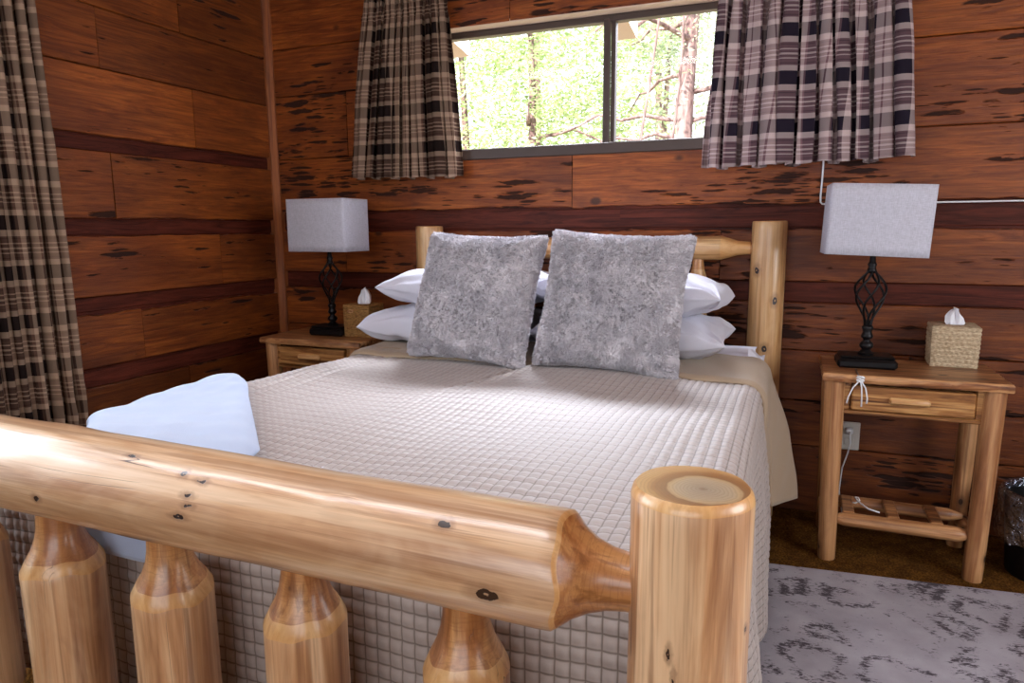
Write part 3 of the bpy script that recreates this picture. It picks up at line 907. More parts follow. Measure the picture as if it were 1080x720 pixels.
# ------------------------------------------------------------------ pale blanket across the foot corner
nb, mb = 110, 120
vs = np.linspace(-1.455, QY0-.088, nb)
ctrl_v = np.array([-1.415, -1.45, -1.52, -1.62, -1.74, -1.86, -1.98, -2.08, -2.2, -2.5])
ctrl_r = np.array([1.00, 1.03, 1.13, 1.225, 1.345, 1.465, 1.585, 1.62, 1.60, 1.56])
ctrl_l = np.array([.93, .90, .86, .83, .83, .93, 1.08, 1.18, 1.34, 1.40])
rr_ = np.interp(-vs, -ctrl_v, ctrl_r); ll_ = np.interp(-vs, -ctrl_v, ctrl_l)
tt = np.linspace(0, 1, mb)
U_ = ll_[:, None] + (rr_-ll_)[:, None]*tt[None]; V_ = np.repeat(vs[:, None], mb, 1)
V_ = V_ + np.clip((V_-(QY0-.05))/-.18, 0, 1)*(-.022*np.sin(tt*PI*.9+.5))[None]
P, N = drape(U_, V_, .022, (.05, .05, .02), 0)
wr = .0022*np.sin((U_*.7+V_*.7)*38+np.sin(U_*14)*1.5)+.0018*np.sin((U_*.4-V_*.9)*60+1)
e = np.minimum(np.minimum(tt, 1-tt)[None]*(rr_-ll_)[:, None], np.minimum(vs[0]-V_, V_-vs[-1]+.02))
P = P + N*(.010+wr*np.clip(e/.05, 0, 1) - .012*np.exp(-np.maximum(e, 0)/.012))[..., None]
bl = grid_obj('blanket', P, None, M['blanket'])
tag(bl, 'pale blue-white blanket laid over the left foot corner of the bed', 'blanket')
sm = bl.modifiers.new('thick', 'SOLIDIFY'); sm.thickness = .020; sm.offset = -0.2

# ------------------------------------------------------------------ pillows
def cushion(w, h, t, n=64, pinch=.07, pw=.42, puff=0.0, sd=0, wrinkle=.0, rim=0.0):
    """closed cushion, local: X width, Z height, Y thickness, centred; returns verts, faces"""
    a = np.linspace(-1, 1, n)
    A, B = np.meshgrid(a, a)
    ea = np.sign(A)*(1-(1-np.abs(A))**1.5); eb = np.sign(B)*(1-(1-np.abs(B))**1.5)
    A, B = ea, eb
    X = A*w/2*(1-pinch*(1-B*B)**1 * np.abs(A)**1.0*0 - pinch*(1-B**2)*np.abs(A)**3)
    Z = B*h/2*(1-pinch*(1-A**2)*np.abs(B)**3)
    T = ((1-A**2)*(1-B**2)).clip(0)**pw*t/2 + rim*(((1-A**4)*(1-B**4)).clip(0)**.25)
    F_, Bk = [], []
    V = []; Fc = []
    idx = {}
    for side in (1, -1):
        for i in range(n):
            for j in range(n):
                border = i in (0, n-1) or j in (0, n-1)
                if side == -1 and border:
                    idx[(side, i, j)] = idx[(1, i, j)]; continue
                x, z, th = X[i, j], Z[i, j], T[i, j]
                k = 0
                if wrinkle:
                    nv = noise.noise(Vector((x*7+sd, z*7, side*3+sd)))*.7+noise.noise(Vector((x*16+sd*2, z*13, side)))*.4
                    k = wrinkle*nv*min(1, th/(t*.2))
                    # radiating corner pulls
                    rr = math.hypot(abs(A[i, j])-1, abs(B[i, j])-1)
                    an = math.atan2(1-abs(B[i, j])+1e-4, 1-abs(A[i, j])+1e-4)
                    k += wrinkle*.7*math.sin(an*11+sd)*math.exp(-rr*2.0)*min(1, th/(t*.12))
                idx[(side, i, j)] = len(V)
                V.append((x, -side*(th+k), z))
    for side in (1, -1):
        for i in range(n-1):
            for j in range(n-1):
                q = [idx[(side, i, j)], idx[(side, i, j+1)], idx[(side, i+1, j+1)], idx[(side, i+1, j)]]
                Fc.append(q if side == 1 else q[::-1])
    return V, Fc

def white_pillow(loc, rot, label, sd, w=.73, h=.47, t=.19, dz=1.0):
    V, Fc = cushion(w, h, t, 64, .06, .42, 0, sd, .024)
    g = Geo().add(V, Fc)
    o = g.build('bed_pillow', M['white_cotton'], None, loc=loc, rot=rot, smooth=True)
    tag(o, label, 'pillow', 'white bed pillows stacked against the headboard')
    sm = o.modifiers.new('sub', 'SUBSURF'); sm.levels = 1; sm.render_levels = 1
    return o
Rf = PI/2
white_pillow((2.085, -.415, .806), (Rf, .02, .0), 'lower white pillow of the right stack, resting on the coverlet', 1.3)
white_pillow((2.070, -.40, .957), (Rf-.06, .03, -.03), 'upper white pillow of the right stack, behind the right grey cushion', 4.1)
white_pillow((1.300, -.415, .806), (Rf, -.02, .02), 'lower white pillow of the left stack, corner pointing at the left nightstand', 7.7)
white_pillow((1.390, -.40, .962), (Rf-.06, -.02, .03), 'upper white pillow of the left stack, only its corner showing', 9.2)

def fur_cushion(name, label, loc, rot, w, h, t, sd, ntuft):
    root = thing(name, label, 'cushion', loc, 'grey plush throw cushions')
    root.rotation_euler = rot
    V, Fc = cushion(w, h, t, 150, .085, .52, 0, sd, .012, .018)
    V2 = []; cav = []
    def curl(v):
        q = v*78 + 1.3*noise.noise_vector(v*28)
        return max(0.0, 1-2.3*abs(noise.noise(q+Vector((sd, 0, 0)))))*.75 + .25*(.5+.5*noise.noise(v*15+Vector((0, sd, 3))))
    for (x, y, z) in V:
        v = Vector((x, y, z))
        f = curl(v); e_ = max(abs(x)/(w/2), abs(z)/(h/2)); cav.append(min(1, f + .5*max(0, e_-.62)/.38))  # edges painted lighter by easing the gap shading
        k = .0065*f + .005*noise.noise(v*13+Vector((0, sd, 0)))
        n_ = Vector((x*.3, y*2.2, z*.3)).normalized()
        V2.append(tuple(v + n_*k))
    g = Geo().add(V2, Fc)
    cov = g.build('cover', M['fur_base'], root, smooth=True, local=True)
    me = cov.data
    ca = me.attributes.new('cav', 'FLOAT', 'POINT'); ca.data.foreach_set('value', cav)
    # tufts of pile
    nf = len(me.polygons)
    cen = np.empty(nf*3, np.float32); me.polygons.foreach_get('center', cen); cen = cen.reshape(-1, 3)
    nor = np.empty(nf*3, np.float32); me.polygons.foreach_get('normal', nor); nor = nor.reshape(-1, 3)
    area = np.empty(nf, np.float32); me.polygons.foreach_get('area', area)
    r = np.random.default_rng(int(sd*10)+3)
    wgt = area*np.where(cen[:, 1] < .02, 1.0, .35)
    pick = r.choice(nf, ntuft, p=wgt/wgt.sum())
    sz = np.sqrt(area[pick])
    c = cen[pick]; n = nor[pick]
    rv = r.normal(size=(ntuft, 3)); tng = np.cross(n, rv); tng /= np.linalg.norm(tng, axis=1)[:, None]+1e-9
    c = c + tng*(r.uniform(-.7, .7, ntuft)*sz)[:, None]
    clump = np.array([noise.noise_vector(Vector(p)*38 + Vector((sd, 0, 0))) for p in c])
    clump += .5*np.array([noise.noise_vector(Vector(p)*11 + Vector((0, sd, 0))) for p in c])
    d = n*.9 + clump*.55 + r.normal(size=(ntuft, 3))*.2 + np.array([0, 0, -.12])
    d -= n*np.minimum((d*n).sum(1)-.22, 0)[:, None]
    d /= np.linalg.norm(d, axis=1)[:, None]
    L = r.uniform(.005, .0105, ntuft)[:, None]
    s = np.cross(d, n); s /= np.linalg.norm(s, axis=1)[:, None]+1e-9
    wd = r.uniform(.0011, .0021, ntuft)[:, None]
    p0 = c - n*.002; p1 = c + d*L*.5 + n*.003; p2 = c + d*L
    VV = np.stack([p0-s*wd, p0+s*wd, p1-s*wd*.9, p1+s*wd*.9, p2-s*wd*.25, p2+s*wd*.25], 1).reshape(-1, 3)
    b = np.arange(ntuft)*6
    Fq = np.concatenate([np.stack([b, b+1, b+3, b+2], -1), np.stack([b+2, b+3, b+5, b+4], -1)])
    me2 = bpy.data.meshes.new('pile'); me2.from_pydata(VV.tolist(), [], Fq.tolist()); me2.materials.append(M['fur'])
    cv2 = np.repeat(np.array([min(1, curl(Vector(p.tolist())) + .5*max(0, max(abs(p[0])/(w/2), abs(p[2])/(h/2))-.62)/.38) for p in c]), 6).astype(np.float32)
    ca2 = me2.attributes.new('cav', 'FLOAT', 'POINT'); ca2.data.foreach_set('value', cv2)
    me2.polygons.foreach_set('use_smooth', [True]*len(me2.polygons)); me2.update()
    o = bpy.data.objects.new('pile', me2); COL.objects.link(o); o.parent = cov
    o['kind'] = 'stuff'
    return root
# root at the cushion centre: leaning back on the white pillows
fur_cushion('throw_cushion', 'grey plush throw cushion on the left, leaning towards the left nightstand', (1.548, -.752, .953), (-.36, .030, -.10), .492, .488, .19, 2.1, 95000)
fur_cushion('throw_cushion', 'grey plush throw cushion on the right, nearest the right headboard post', (2.070, -.742, .952), (-.34, .045, -.02), .505, .493, .195, 5.3, 95000)

# ------------------------------------------------------------------ nightstands
def nightstand(x, y, label):
    """x, y: centre of the top"""
    root = thing('nightstand', label, 'nightstand', (x, y, 0), 'log nightstands beside the bed')
    W, D, H = .567, .375, .701
    g = Geo()
    # top with an irregular live edge
    n = 40; ring = []
    rows = [[], [], [], []]
    def outline(inset):
        pts = []
        for k in range(n):
            pts.append((-W/2+inset + (W-2*inset)*k/(n-1), -D/2+inset+.006*noise.noise(Vector((k*.35, 1, 0)))))
        for k in range(1, 14):
            pts.append((W/2-inset+.004*noise.noise(Vector((k*.9, 2, 0))) - .012*math.sin(k/14*PI)*(k % 4 == 0), -D/2+inset+(D-2*inset)*k/14))
        for k in range(n):
            pts.append((W/2-inset-(W-2*inset)*k/(n-1), D/2-inset))
        for k in range(1, 14):
            pts.append((-W/2+inset-.004*noise.noise(Vector((k*.9, 5, 0))), D/2-inset-(D-2*inset)*k/14))
        return pts
    o0 = outline(.004); o1 = outline(0); o2 = outline(.002)
    V = []; Fc = []
    N_ = len(o0)
    for pts, z in ((o2, H-.028), (o1, H-.022), (o1, H-.006), (o0, H)):
        V += [(x+p[0], y+p[1], z) for p in pts]
    for k in range(3):
        for i in range(N_):
            j = (i+1) % N_
            Fc.append((k*N_+i, k*N_+j, (k+1)*N_+j, (k+1)*N_+i))
    Fc.append(list(range(N_))[::-1]); Fc.append([3*N_+i for i in range(N_)])
    g.add(V, Fc); g.build('top', M['stand_plank'], root, smooth=True, angle=40)
    SL = [M['stand_log'], M['stand_log'], M['stand_log'], M['stand_log']]
    lx, ly = W/2-.042, D/2-.045
    k = 0
    for sx in (-1, 1):
        for sy in (-1, 1):
            rt, rb = (.0345, .030) if sy < 0 else (.031, .028)
            prof = [(0, rb*.93, 0), (.006, rb, 0), (.3, (rt+rb)/2*1.02, 0), (H-.03, rt, 0)]
            log_between('leg', (x+sx*(lx-.012*(sx > 0)) + .012*(sx < 0)*1, y+sy*ly, .0), (x+sx*lx, y+sy*ly, H-.028), prof, SL, root, 24, .05, 40+k); k += 1
    # apron / drawer case
    g = Geo()
    x0, x1 = x-lx+.030, x+lx-.030
    yf = y-D/2+.035
    g.box((x0, yf, H-.148), (x1, yf+.02, H-.132), bev=.003)
    g.box((x0, yf, H-.132), (x0+.022, yf+.02, H-.029), bev=.002); g.box((x1-.022, yf, H-.132), (x1, yf+.02, H-.029), bev=.002)
    g.box((x0, yf+.02, H-.148), (x0+.014, y+ly, H-.029)); g.box((x1-.014, yf+.02, H-.148), (x1, y+ly, H-.029))
    g.box((x0, y+ly-.01, H-.148), (x1, y+ly+.006, H-.029))
    g.build('drawer_case', M['drawer_plank'], root, smooth=False)
    g = Geo().box((x0+.026, yf-.014, H-.128), (x1-.026, yf+.012, H-.040), bev=.004)
    dr = g.build('drawer', M['drawer_plank'], root, smooth=True, angle=30)
    hx = x-.008
    g = Geo().box((hx-.063, yf-.033, H-.098), (hx+.063, yf-.0135, H-.072), bev=.008)
    hd = g.build('handle', M['handle_wood'], dr, smooth=True, angle=50); hd['label'] = 'pale bare-wood bar handle'
    # lower shelf
    zs = .150
    for sx in (-1, 1):
        prof = [(0, .016, 0), (.02, .024, 0), (2*ly-.02, .024, 0), (2*ly, .016, 0)]
        log_between('side_stretcher', (x+sx*(lx-.006), y-ly, zs-.03), (x+sx*(lx-.006), y+ly, zs-.03), prof, SL, root, 16, .04, 60+sx)
    for (yy, zz, r) in ((y-ly+.010, zs+.004, .026), (y+ly-.10, zs+.006, .024)):
        L = 2*lx-.035
        prof = [(0, .010, 0), (.045, r, 0), (L-.045, r, 0), (L, .010, 0)]
        log_between('shelf_rail', (x-L/2, yy, zz), (x+L/2, yy, zz), prof, SL, root, 20, .05, 70+yy)
    for sx in (-.165, -.02, .115):
        g = Geo().box((x+sx-.02, y-ly+.012, zs+.018), (x+sx+.02, y+ly-.10, zs+.034), bev=.004)
        g.build('shelf_slat', M['stand_plank'], root, smooth=True, angle=30)
    return root
NR = (3.053, -.312)
ns = nightstand(*NR, 'log nightstand right of the bed with a pale drawer handle and open slatted shelf')
ns2 = copy_tree(ns); ns2.location = (.5706, -.326, 0)
ns2['label'] = 'log nightstand left of the bed in the dim room corner'

# ------------------------------------------------------------------ lamps
def lamp(x, y, z, label, rz=0.0, tilt=0.0):
    root = thing('table_lamp', label, 'lamp', (x, y, z), 'black scrolled-iron table lamps')
    g = Geo()
    g.box((x-.098, y-.066, z), (x+.098, y+.066, z+.034), bev=.009)
    g.box((x-.090, y-.059, z+.034), (x+.090, y+.059, z+.045), bev=.006)
    g.build('base', M['black_iron'], root, smooth=True, angle=40)
    g = Geo()
    Mx = Matrix.Translation((x, y, z))
    pr = [(.044, .026), (.050, .028), (.056, .020), (.062, .013), (.068, .020), (.078, .0245), (.088, .020), (.094, .012), (.100, .012), (.106, .019), (.113, .021), (.120, .017), (.128, .014), (.140, .019), (.146, .019), (.152, .013)]
    g.lathe(pr, 24, M=Mx); g.build('stem', M['black_iron'], root, smooth=True, angle=60)
    zb, zt = .148, .352
    for k in range(6):
        pts = []
        for i in range(29):
            t = i/28
            r = .010 + .043*math.sin(PI*min(1, t**1.45))**1.25
            a = 2*PI*k/6 + 2.6*t
            pts.append((x+r*math.cos(a), y+r*math.sin(a), z+zb+(zt-zb)*t))
        g = Geo().tube(pts, .0042, 8); g.build('cage_wire', M['black_iron'], root, smooth=True)
    for k in range(0):
        pass
    g = Geo()
    pr = [(.340, .011), (.350, .017), (.356, .014), (.364, .012), (.372, .016), (.378, .012), (.384, .010), (.56, .0075), (.57, .012), (.585, .006)]
    g.lathe(pr, 20, M=Mx); g.build('neck', M['black_iron'], root, smooth=True, angle=60)
    # shade: open rectangular linen box
    zc0, zc1 = .405, .650
    sg = bpy.data.objects.new('lamp_shade', None)
    w, d, c = .327/2, .208/2, .012
    def ring(sw, zz):
        out = []
        for sx, sy in ((-1,-1),(1,-1),(1,1),(-1,1)):
            for a in range(5):
                th = math.atan2(sy, sx) - PI/4 + PI/2*a/4
                out.append((sx*(w*sw-c)+c*math.cos(th), sy*(d*sw-c)+c*math.sin(th), zz))
        return out
    rows = [ring(.985+.015*i/8*0+.015, zc0-.53+(zc1-zc0)*i/8) for i in range(9)]
    g = Geo().grid(rows, wrap_u=True)
    sh = g.build('lamp_shade', M['linen'], root, smooth=True, angle=50, local=True)
    sh.location = (0, 0, .53); sh.rotation_euler = (0, tilt, 0)
    so = sh.modifiers.new('thick', 'SOLIDIFY'); so.thickness = .003; so.offset = -1
    g = Geo()
    g.tube([(-w+.004, 0, .075), (0, 0, .03), (w-.004, 0, .075)], .0022, 6); g.tube([(0, -d+.004, .075), (0, 0, .03), (0, d-.004, .075)], .0022, 6)
    g.build('shade_spider', M['steel'], sh, smooth=True, local=True)
    root.rotation_euler = (0, 0, rz)
    return root
ZN = .7012
lamp(2.916, -.312, ZN, 'black iron lamp with linen shade on the right nightstand', math.radians(3), math.radians(2.3))
lamp(.570, -.315, ZN, 'black iron lamp with linen shade on the left nightstand, in the corner', 0, 0)

# ------------------------------------------------------------------ tissue boxes
def tissue_box(x, y, z, w, h, mat, label, rz, rows, cols, weave):
    root = thing('tissue_box_cover', label, 'tissue box', (x, y, z), 'woven tissue box covers on the nightstands')
    g = Geo()
    n = 56
    def wv(s, t):
        k = math.floor(t*rows)
        ft = t*rows-k
        hgt = math.sqrt(max(0, math.sin(PI*ft)))
        if weave: hgt *= .35+.65*abs(math.sin(PI*(s*cols + .5*(k % 2))))
        else: hgt *= .8+.2*abs(math.sin(PI*(s*cols*.5)))
        return .0045*hgt
    hw = w/2
    for f in range(4):
        ca, sa = math.cos(f*PI/2), math.sin(f*PI/2)
        P = []
        for i in range(n+1):
            row = []
            for j in range(n+1):
                s = j/n; t = i/n
                e = min(s, 1-s)
                o = hw + wv(s, t)*min(1, e*14) + .004*math.sin(PI*s)*math.sin(PI*t)
                lx_, ly_ = (s-.5)*w*(1-.03*(1-t)), -o*(1-.03*(1-t))
                row.append((lx_*ca-ly_*sa, lx_*sa+ly_*ca, t*h))
            P.append(row)
        g.grid(P)
    # top with an oval slot
    P = []
    for i in range(9):
        row = []
        for k in range(48):
            a = 2*PI*k/48
            m = max(abs(math.cos(a)), abs(math.sin(a)))
            ox, oy = math.cos(a)/m*hw, math.sin(a)/m*hw
            ix, iy = .036*math.cos(a), .020*math.sin(a)
            t = i/8
            row.append((ix+(ox-ix)*t, iy+(oy-iy)*t, h+.0025*math.sin(PI*t)+.002*abs(math.sin(t*PI*5)) - (.012 if i == 0 else 0)))
        P.append(row)
    g.grid(P[::-1], wrap_u=True)
    g.add([(-hw*.96,-hw*.96,0),(hw*.96,-hw*.96,0),(hw*.96,hw*.96,0),(-hw*.96,hw*.96,0)], [(0,3,2,1)])
    g.add([(-.045,-.03,h-.012),(.045,-.03,h-.012),(.045,.03,h-.012),(-.045,.03,h-.012)], [(0,1,2,3)])
    g.build('woven_shell', mat, root, smooth=True, local=True)
    if not weave:
        g = Geo().tube([(math.cos(a)*.013-.025, -hw-.006, h*.82+math.sin(a)*.007) for a in [2*PI*i/16 for i in range(17)]], .003, 6)
        g.build('clasp', M['stand_log'], root, smooth=True, local=True)
    root.rotation_euler = (0, 0, rz)
    return root
def tissue(x, y, z, label, pts, rz):
    """pts: rows of (x, y, z) local, folded sheet"""
    P = []
    for i in range(13):
        t = i/12
        row = []
        for j in range(17):
            s = j/16*2-1
            wdt = np.interp(t, [0, .25, .6, 1], pts['w'])
            zz = t*pts['h'] * (1-.22*abs(s)**1.5*t) + pts['lean']*s*t*.02
            row.append((s*wdt + pts['lean']*t*.02, .012*math.sin(s*6+t*2)*(.5+t*.6) + .005*math.sin(s*13), zz-.010))
        P.append(row)
    g = Geo().grid(P)
    o = g.build('tissue', M['tissue'], None, loc=(x, y, z), rot=(0, 0, rz), smooth=True)
    sm = o.modifiers.new('t', 'SOLIDIFY'); sm.thickness = .0012
    tag(o, label, 'tissue', 'tissues pulled up out of the box covers')
tissue_box(3.213, -.165, ZN, .150, .148, M['wicker'], 'pale braided seagrass tissue box cover on the right nightstand', math.radians(-3), 9, 9, True)
tissue(3.218, -.165, ZN+.148, 'white tissue sticking up from the pale braided box on the right', dict(w=[.022, .034, .030, .010], h=.075, lean=-.3), .25)
tissue_box(.735, -.290, ZN, .140, .152, M['wicker_dark'], 'tan rattan tissue box cover on the left nightstand', math.radians(2), 14, 8, False)
tissue(.740, -.290, ZN+.152, 'white tissue sticking up from the tan box on the left', dict(w=[.024, .034, .031, .016], h=.090, lean=.2), .3)

# ------------------------------------------------------------------ curtains
def curtain(name, label, x0t, x1t, x0b, x1b, zt, zb, zrod, y, fullness, npl, sd, mat, amp=(.012, .035), hemtilt=0.0, flapR=0.0, u0=0.0):
    nx, nz = 260, 60
    P = []; UV = []
    rs = random.Random(sd)
    ph = [rs.uniform(-.8, .8) for _ in range(64)]
    def phase(s):
        k = s*npl*1.35
        i = int(math.floor(k)); f = k-i
        f = f*f*(3-2*f)
        return 2*PI*k + ph[i % 64]*(1-f) + ph[(i+1) % 64]*f
    for i in range(nz+1):
        t = i/nz                       # 0 top .. 1 bottom
        row = []; uvr = []
        for j in range(nx+1):
            s = j/nx
            x = (x0t+(x0b-x0t)*t**.8) + ((x1t-x0t)+((x1b-x0b)-(x1t-x0t))*t**.8)*s
            z = zt+(zb+hemtilt*(s-.5)-zt)*t
            dr = z-zrod
            a = amp[0]+(amp[1]-amp[0])*min(1, max(0, (zrod-z)/.35))
            pin = math.exp(-(dr/.022)**2)
            p = phase(s)
            m = .80+.6*noise.noise(Vector((s*8, sd, t*.6)))
            p = p + 1.5*noise.noise(Vector((s*4.5, t*1.6, sd+9)))
            sn = math.sin(p)
            yy = y - .012*pin - a*m*(1-.75*pin)*(1.9*abs(math.sin(p*.5))**.62-1.0+.16*math.sin(2.3*p+1)) + .006*noise.noise(Vector((s*9, t*3, sd+2)))
            xx = x + .30*a*m*math.sin(2*p)
            if dr > 0: yy -= .006*math.sin(p*2.3+1)*(dr/.05)
            yy -= flapR*max(0, s-.8)/.2*t*.05
            z2 = z + (.006*math.sin(p*.5+1.3) + .004*noise.noise(Vector((s*20, sd, 5))))*t**3
            row.append((xx, yy, z2)); uvr.append((u0+s*fullness, z2))
        P.append(row); UV.append(uvr)
    g = Geo().grid(P, UV)
    return g, nz
Yc = -.095
def finish_curtain(g, name, label, cat, mat, group=None, rot=None, loc=(0,0,0)):
    o = g.build(name, mat, None, loc=loc, rot=rot, smooth=True)
    sm = o.modifiers.new('thick', 'SOLIDIFY'); sm.thickness = .003
    return tag(o, label, cat, group)
g, _ = curtain('c', '', .690, 1.110, .568, 1.177, 2.30, 1.455, 2.205, Yc, 1.25, 9, 4, None, (.022, .050), -.012)
short = []
short.append(finish_curtain(g, 'window_curtain', 'short plaid curtain at the left end of the window', 'curtain', M['plaid_warm'], 'short plaid window curtains'))
g, _ = curtain('c', '', 2.330, 2.955, 2.291, 3.022, 2.30, 1.452, 2.205, Yc, 1.60, 8, 11, None, (.030, .070), .012, 1.0, .05)
short.append(finish_curtain(g, 'window_curtain', 'short plaid curtain at the right end of the window, above the right lamp', 'curtain', M['plaid_cool'], 'short plaid window curtains'))
for cur, (a, b) in zip(short, ((.66, 1.13), (2.30, 2.98))):
    g = Geo().tube([(a+.02, Yc+.006, 2.205), (b-.03, Yc+.006, 2.205)], .004, 10)
    g.tube([(a+.06, Yc+.006, 2.205), (a+.06, 0, 2.205)], .004, 8); g.tube([(b-.08, Yc+.006, 2.205), (b-.08, 0, 2.205)], .004, 8)
    g.build('curtain_rod', M['white_plastic'], cur, smooth=True)
# floor-length drape on the left wall (built along X then turned to run along the wall)
g, _ = curtain('c', '', 0, .74, 0, .76, 2.46, .03, 2.40, 0, 1.5, 11, 21, None, (.026, .036), 0, 0, .3)
V2 = []
for (x, y, z) in g.v:
    V2.append((.105 - y*-1, -1.295 - x - .045*max(0, (z-.5)/2.0), z))
g.v = V2
fc = finish_curtain(g, 'floor_curtain', 'floor-length brown plaid curtain on the left wall', 'curtain', M['plaid_warm'])
g = Geo().tube([(.105, -1.30, 2.40), (.105, -3.5, 2.40)], .010, 10)
for yy in (-1.33, -3.47): g.tube([(.105, yy, 2.40), (0, yy, 2.40)], .007, 8)
g.build('curtain_rod', M['white_plastic'], fc, smooth=True)

# ------------------------------------------------------------------ small wall things
wy = -.0285
pts = [(2.742, wy, 1.50), (2.741, wy, 1.40), (2.739, wy, 1.33), (2.740, wy, 1.305), (2.747, wy, 1.2975), (2.762, wy, 1.2965), (2.9, wy, 1.297), (3.15, wy, 1.2965), (3.5, wy, 1.2975), (4.2, wy, 1.2965), (4.70, wy, 1.297)]
pts = [(2.745, wy, 1.72), (2.744, wy, 1.6)] + pts
o = Geo().tube(pts, .0035, 8).build('cable', M['white_cord'], None, smooth=True)
tag(o, 'thin white cable dropping from the curtain and running along the wall boards', 'cable')

t = thing('wall_outlet', 'beige outlet plate on the wall behind the right nightstand', 'outlet', (2.905, -.024, .353))
g = Geo().box((2.866, -.033, .293), (2.944, -.024, .413), bev=.004); g.build('plate', M['white_plastic'], t, smooth=True, angle=40)
for zz in (.33, .376):
    g = Geo().box((2.888, -.036, zz-.016), (2.922, -.033, zz+.016), bev=.0015); g.build('socket', M['white_plastic'], t, smooth=True, angle=40)
t = thing('plug_cord', 'white plug and cord in the outlet behind the right nightstand', 'cord', (2.90, -.05, .376))
g = Geo().box((2.888, -.066, .366), (2.916, -.036, .392), bev=.006); g.build('plug', M['white_cord'], t, smooth=True, angle=50)
g = Geo().tube([(2.902, -.064, .378), (2.904, -.085, .372), (2.906, -.090, .34), (2.900, -.075, .29), (2.885, -.055, .22), (2.88, -.05, .12), (2.90, -.06, .012), (2.98, -.09, .006), (3.05, -.11, .006)], .0032, 8)
g.build('cord', M['white_cord'], t, smooth=True)
# loop of cord lying on the lower shelf
pts = [(2.905, -.36, .190), (2.915, -.37, .192), (2.93, -.35, .196), (2.927, -.33, .200), (2.915, -.335, .202), (2.925, -.37, .198), (2.955, -.415, .192), (2.99, -.425, .188)]
o = Geo().tube(pts, .0028, 8).build('loose_cord', M['white_cord'], None, smooth=True)
tag(o, 'loop of thin white cord on the lower shelf of the right nightstand', 'cord')
# knotted string hanging over the front edge
t = thing('knotted_string', 'white knotted string hanging over the front edge of the right nightstand', 'string', (2.885, -.50, .70))
g = Geo().tube([(2.880, -.40, .7035), (2.880, -.46, .7035), (2.881, -.502, .7045), (2.884, -.5065, .695)], .0022, 8); g.build('hook', M['steel'], t, smooth=True)
g = Geo()
pts = []
for i in range(41):
    a = i/40*2*PI
    pts.append((2.888+.010*math.sin(a*2), -.509+.004*math.cos(a*3), .690+.008*math.sin(a)))
g.tube(pts, .0035, 8); kn = g.build('knot', M['white_cord'], t, smooth=True)
for (ex, ez, b) in ((2.850, .602, -.006), (2.896, .594, .002), (2.912, .606, .008)):
    pts = [(2.888, -.510, .688), (2.888+(ex-2.888)*.4+b, -.5125, .66), (2.888+(ex-2.888)*.8+b*.7, -.512, .625), (ex, -.511, ez)]
    g = Geo().tube(pts, [.0024, .0024, .0024, .003], 8); g.build('strand', M['white_cord'], t, smooth=True)

# ------------------------------------------------------------------ waste bin
bx, by = 3.525, -.33
t = thing('waste_bin', 'black waste bin with a clear plastic liner beside the right nightstand', 'bin', (bx, by, 0))
g = Geo()
prof = [(0, .110), (.005, .115), (.27, .140), (.285, .143), (.285, .137), (.27, .134), (.02, .108), (.015, .0)]
g.lathe(prof, 40, M=Matrix.Translation((bx, by, 0)), cap=False)
g.add([(bx+.11*math.cos(2*PI*k/40), by+.11*math.sin(2*PI*k/40), 0.0) for k in range(40)], [list(range(40))[::-1]])
g.build('bucket', M['black_iron'], t, smooth=True, angle=50)
P = []
for i in range(22):
    s = i/21
    row = []
    for k in range(97):
        a = 2*PI*k/96
        if s < .35: r = .1335+.004; z = .20+.10*s/.35; r = .1345-.0
        elif s < .5: r = .1345+.017*(s-.35)/.15; z = .30+.008*math.sin((s-.35)/.15*PI)
        else: r = .1515+.004*(s-.5); z = .30-.17*(s-.5)/.5
        nv = noise.noise(Vector((math.cos(a)*3.2, math.sin(a)*3.2, s*3)))+.6*noise.noise(Vector((math.cos(a)*9, math.sin(a)*9, s*7)))
        if s >= .5: r += .012*abs(nv); z += .02*noise.noise(Vector((math.cos(a)*2, math.sin(a)*2, 9)))*(s-.5)*2
        row.append((bx+r*math.cos(a), by+r*math.sin(a), z))
    P.append(row)
g = Geo().grid(P); lo_ = g.build('liner', M['liner'], t, smooth=True); lo_['label'] = 'crumpled clear plastic liner folded over the rim'

# ------------------------------------------------------------------ rug
g = Geo().box((-1.0, -2.1, .002), (1.55, 0, .013), bev=.004)
o = g.build('rug', M['rug'], None, loc=(2.66, -.600, 0), rot=(0, 0, math.radians(5.6)), smooth=True, angle=40)
tag(o, 'grey distressed rug with worn dark ornament on the carpet', 'rug')

# ------------------------------------------------------------------ outside the window
for i, (xa, xb) in enumerate([(.79, .895), (1.735, 1.845)]):
    g = Geo()
    P0 = [(xa, .12, 2.245), (xb, .12, 2.245), (xb, .62, 2.168), (xa, .62, 2.168), (xa, .12, 2.42), (xb, .12, 2.42), (xb, .62, 2.34), (xa, .62, 2.34)]
    g.add(P0, [(0,3,2,1),(4,5,6,7),(0,1,5,4),(1,2,6,5),(2,3,7,6),(3,0,4,7)])
    o = g.build('trim_%d' % (i+2), M['rafter'], None, smooth=False); tag(o, kind='structure')
g = Geo(); P = []
for i in range(41):
    P.append([(-22+44*j/40, .6+26*i/40, -.9 + .05*(i/40*26) + .3*noise.noise(Vector((j*.3, i*.3, 2)))) for j in range(41)])
g.grid(P); o = g.build('ground', M['ground'], None, smooth=True); tag(o, kind='structure')

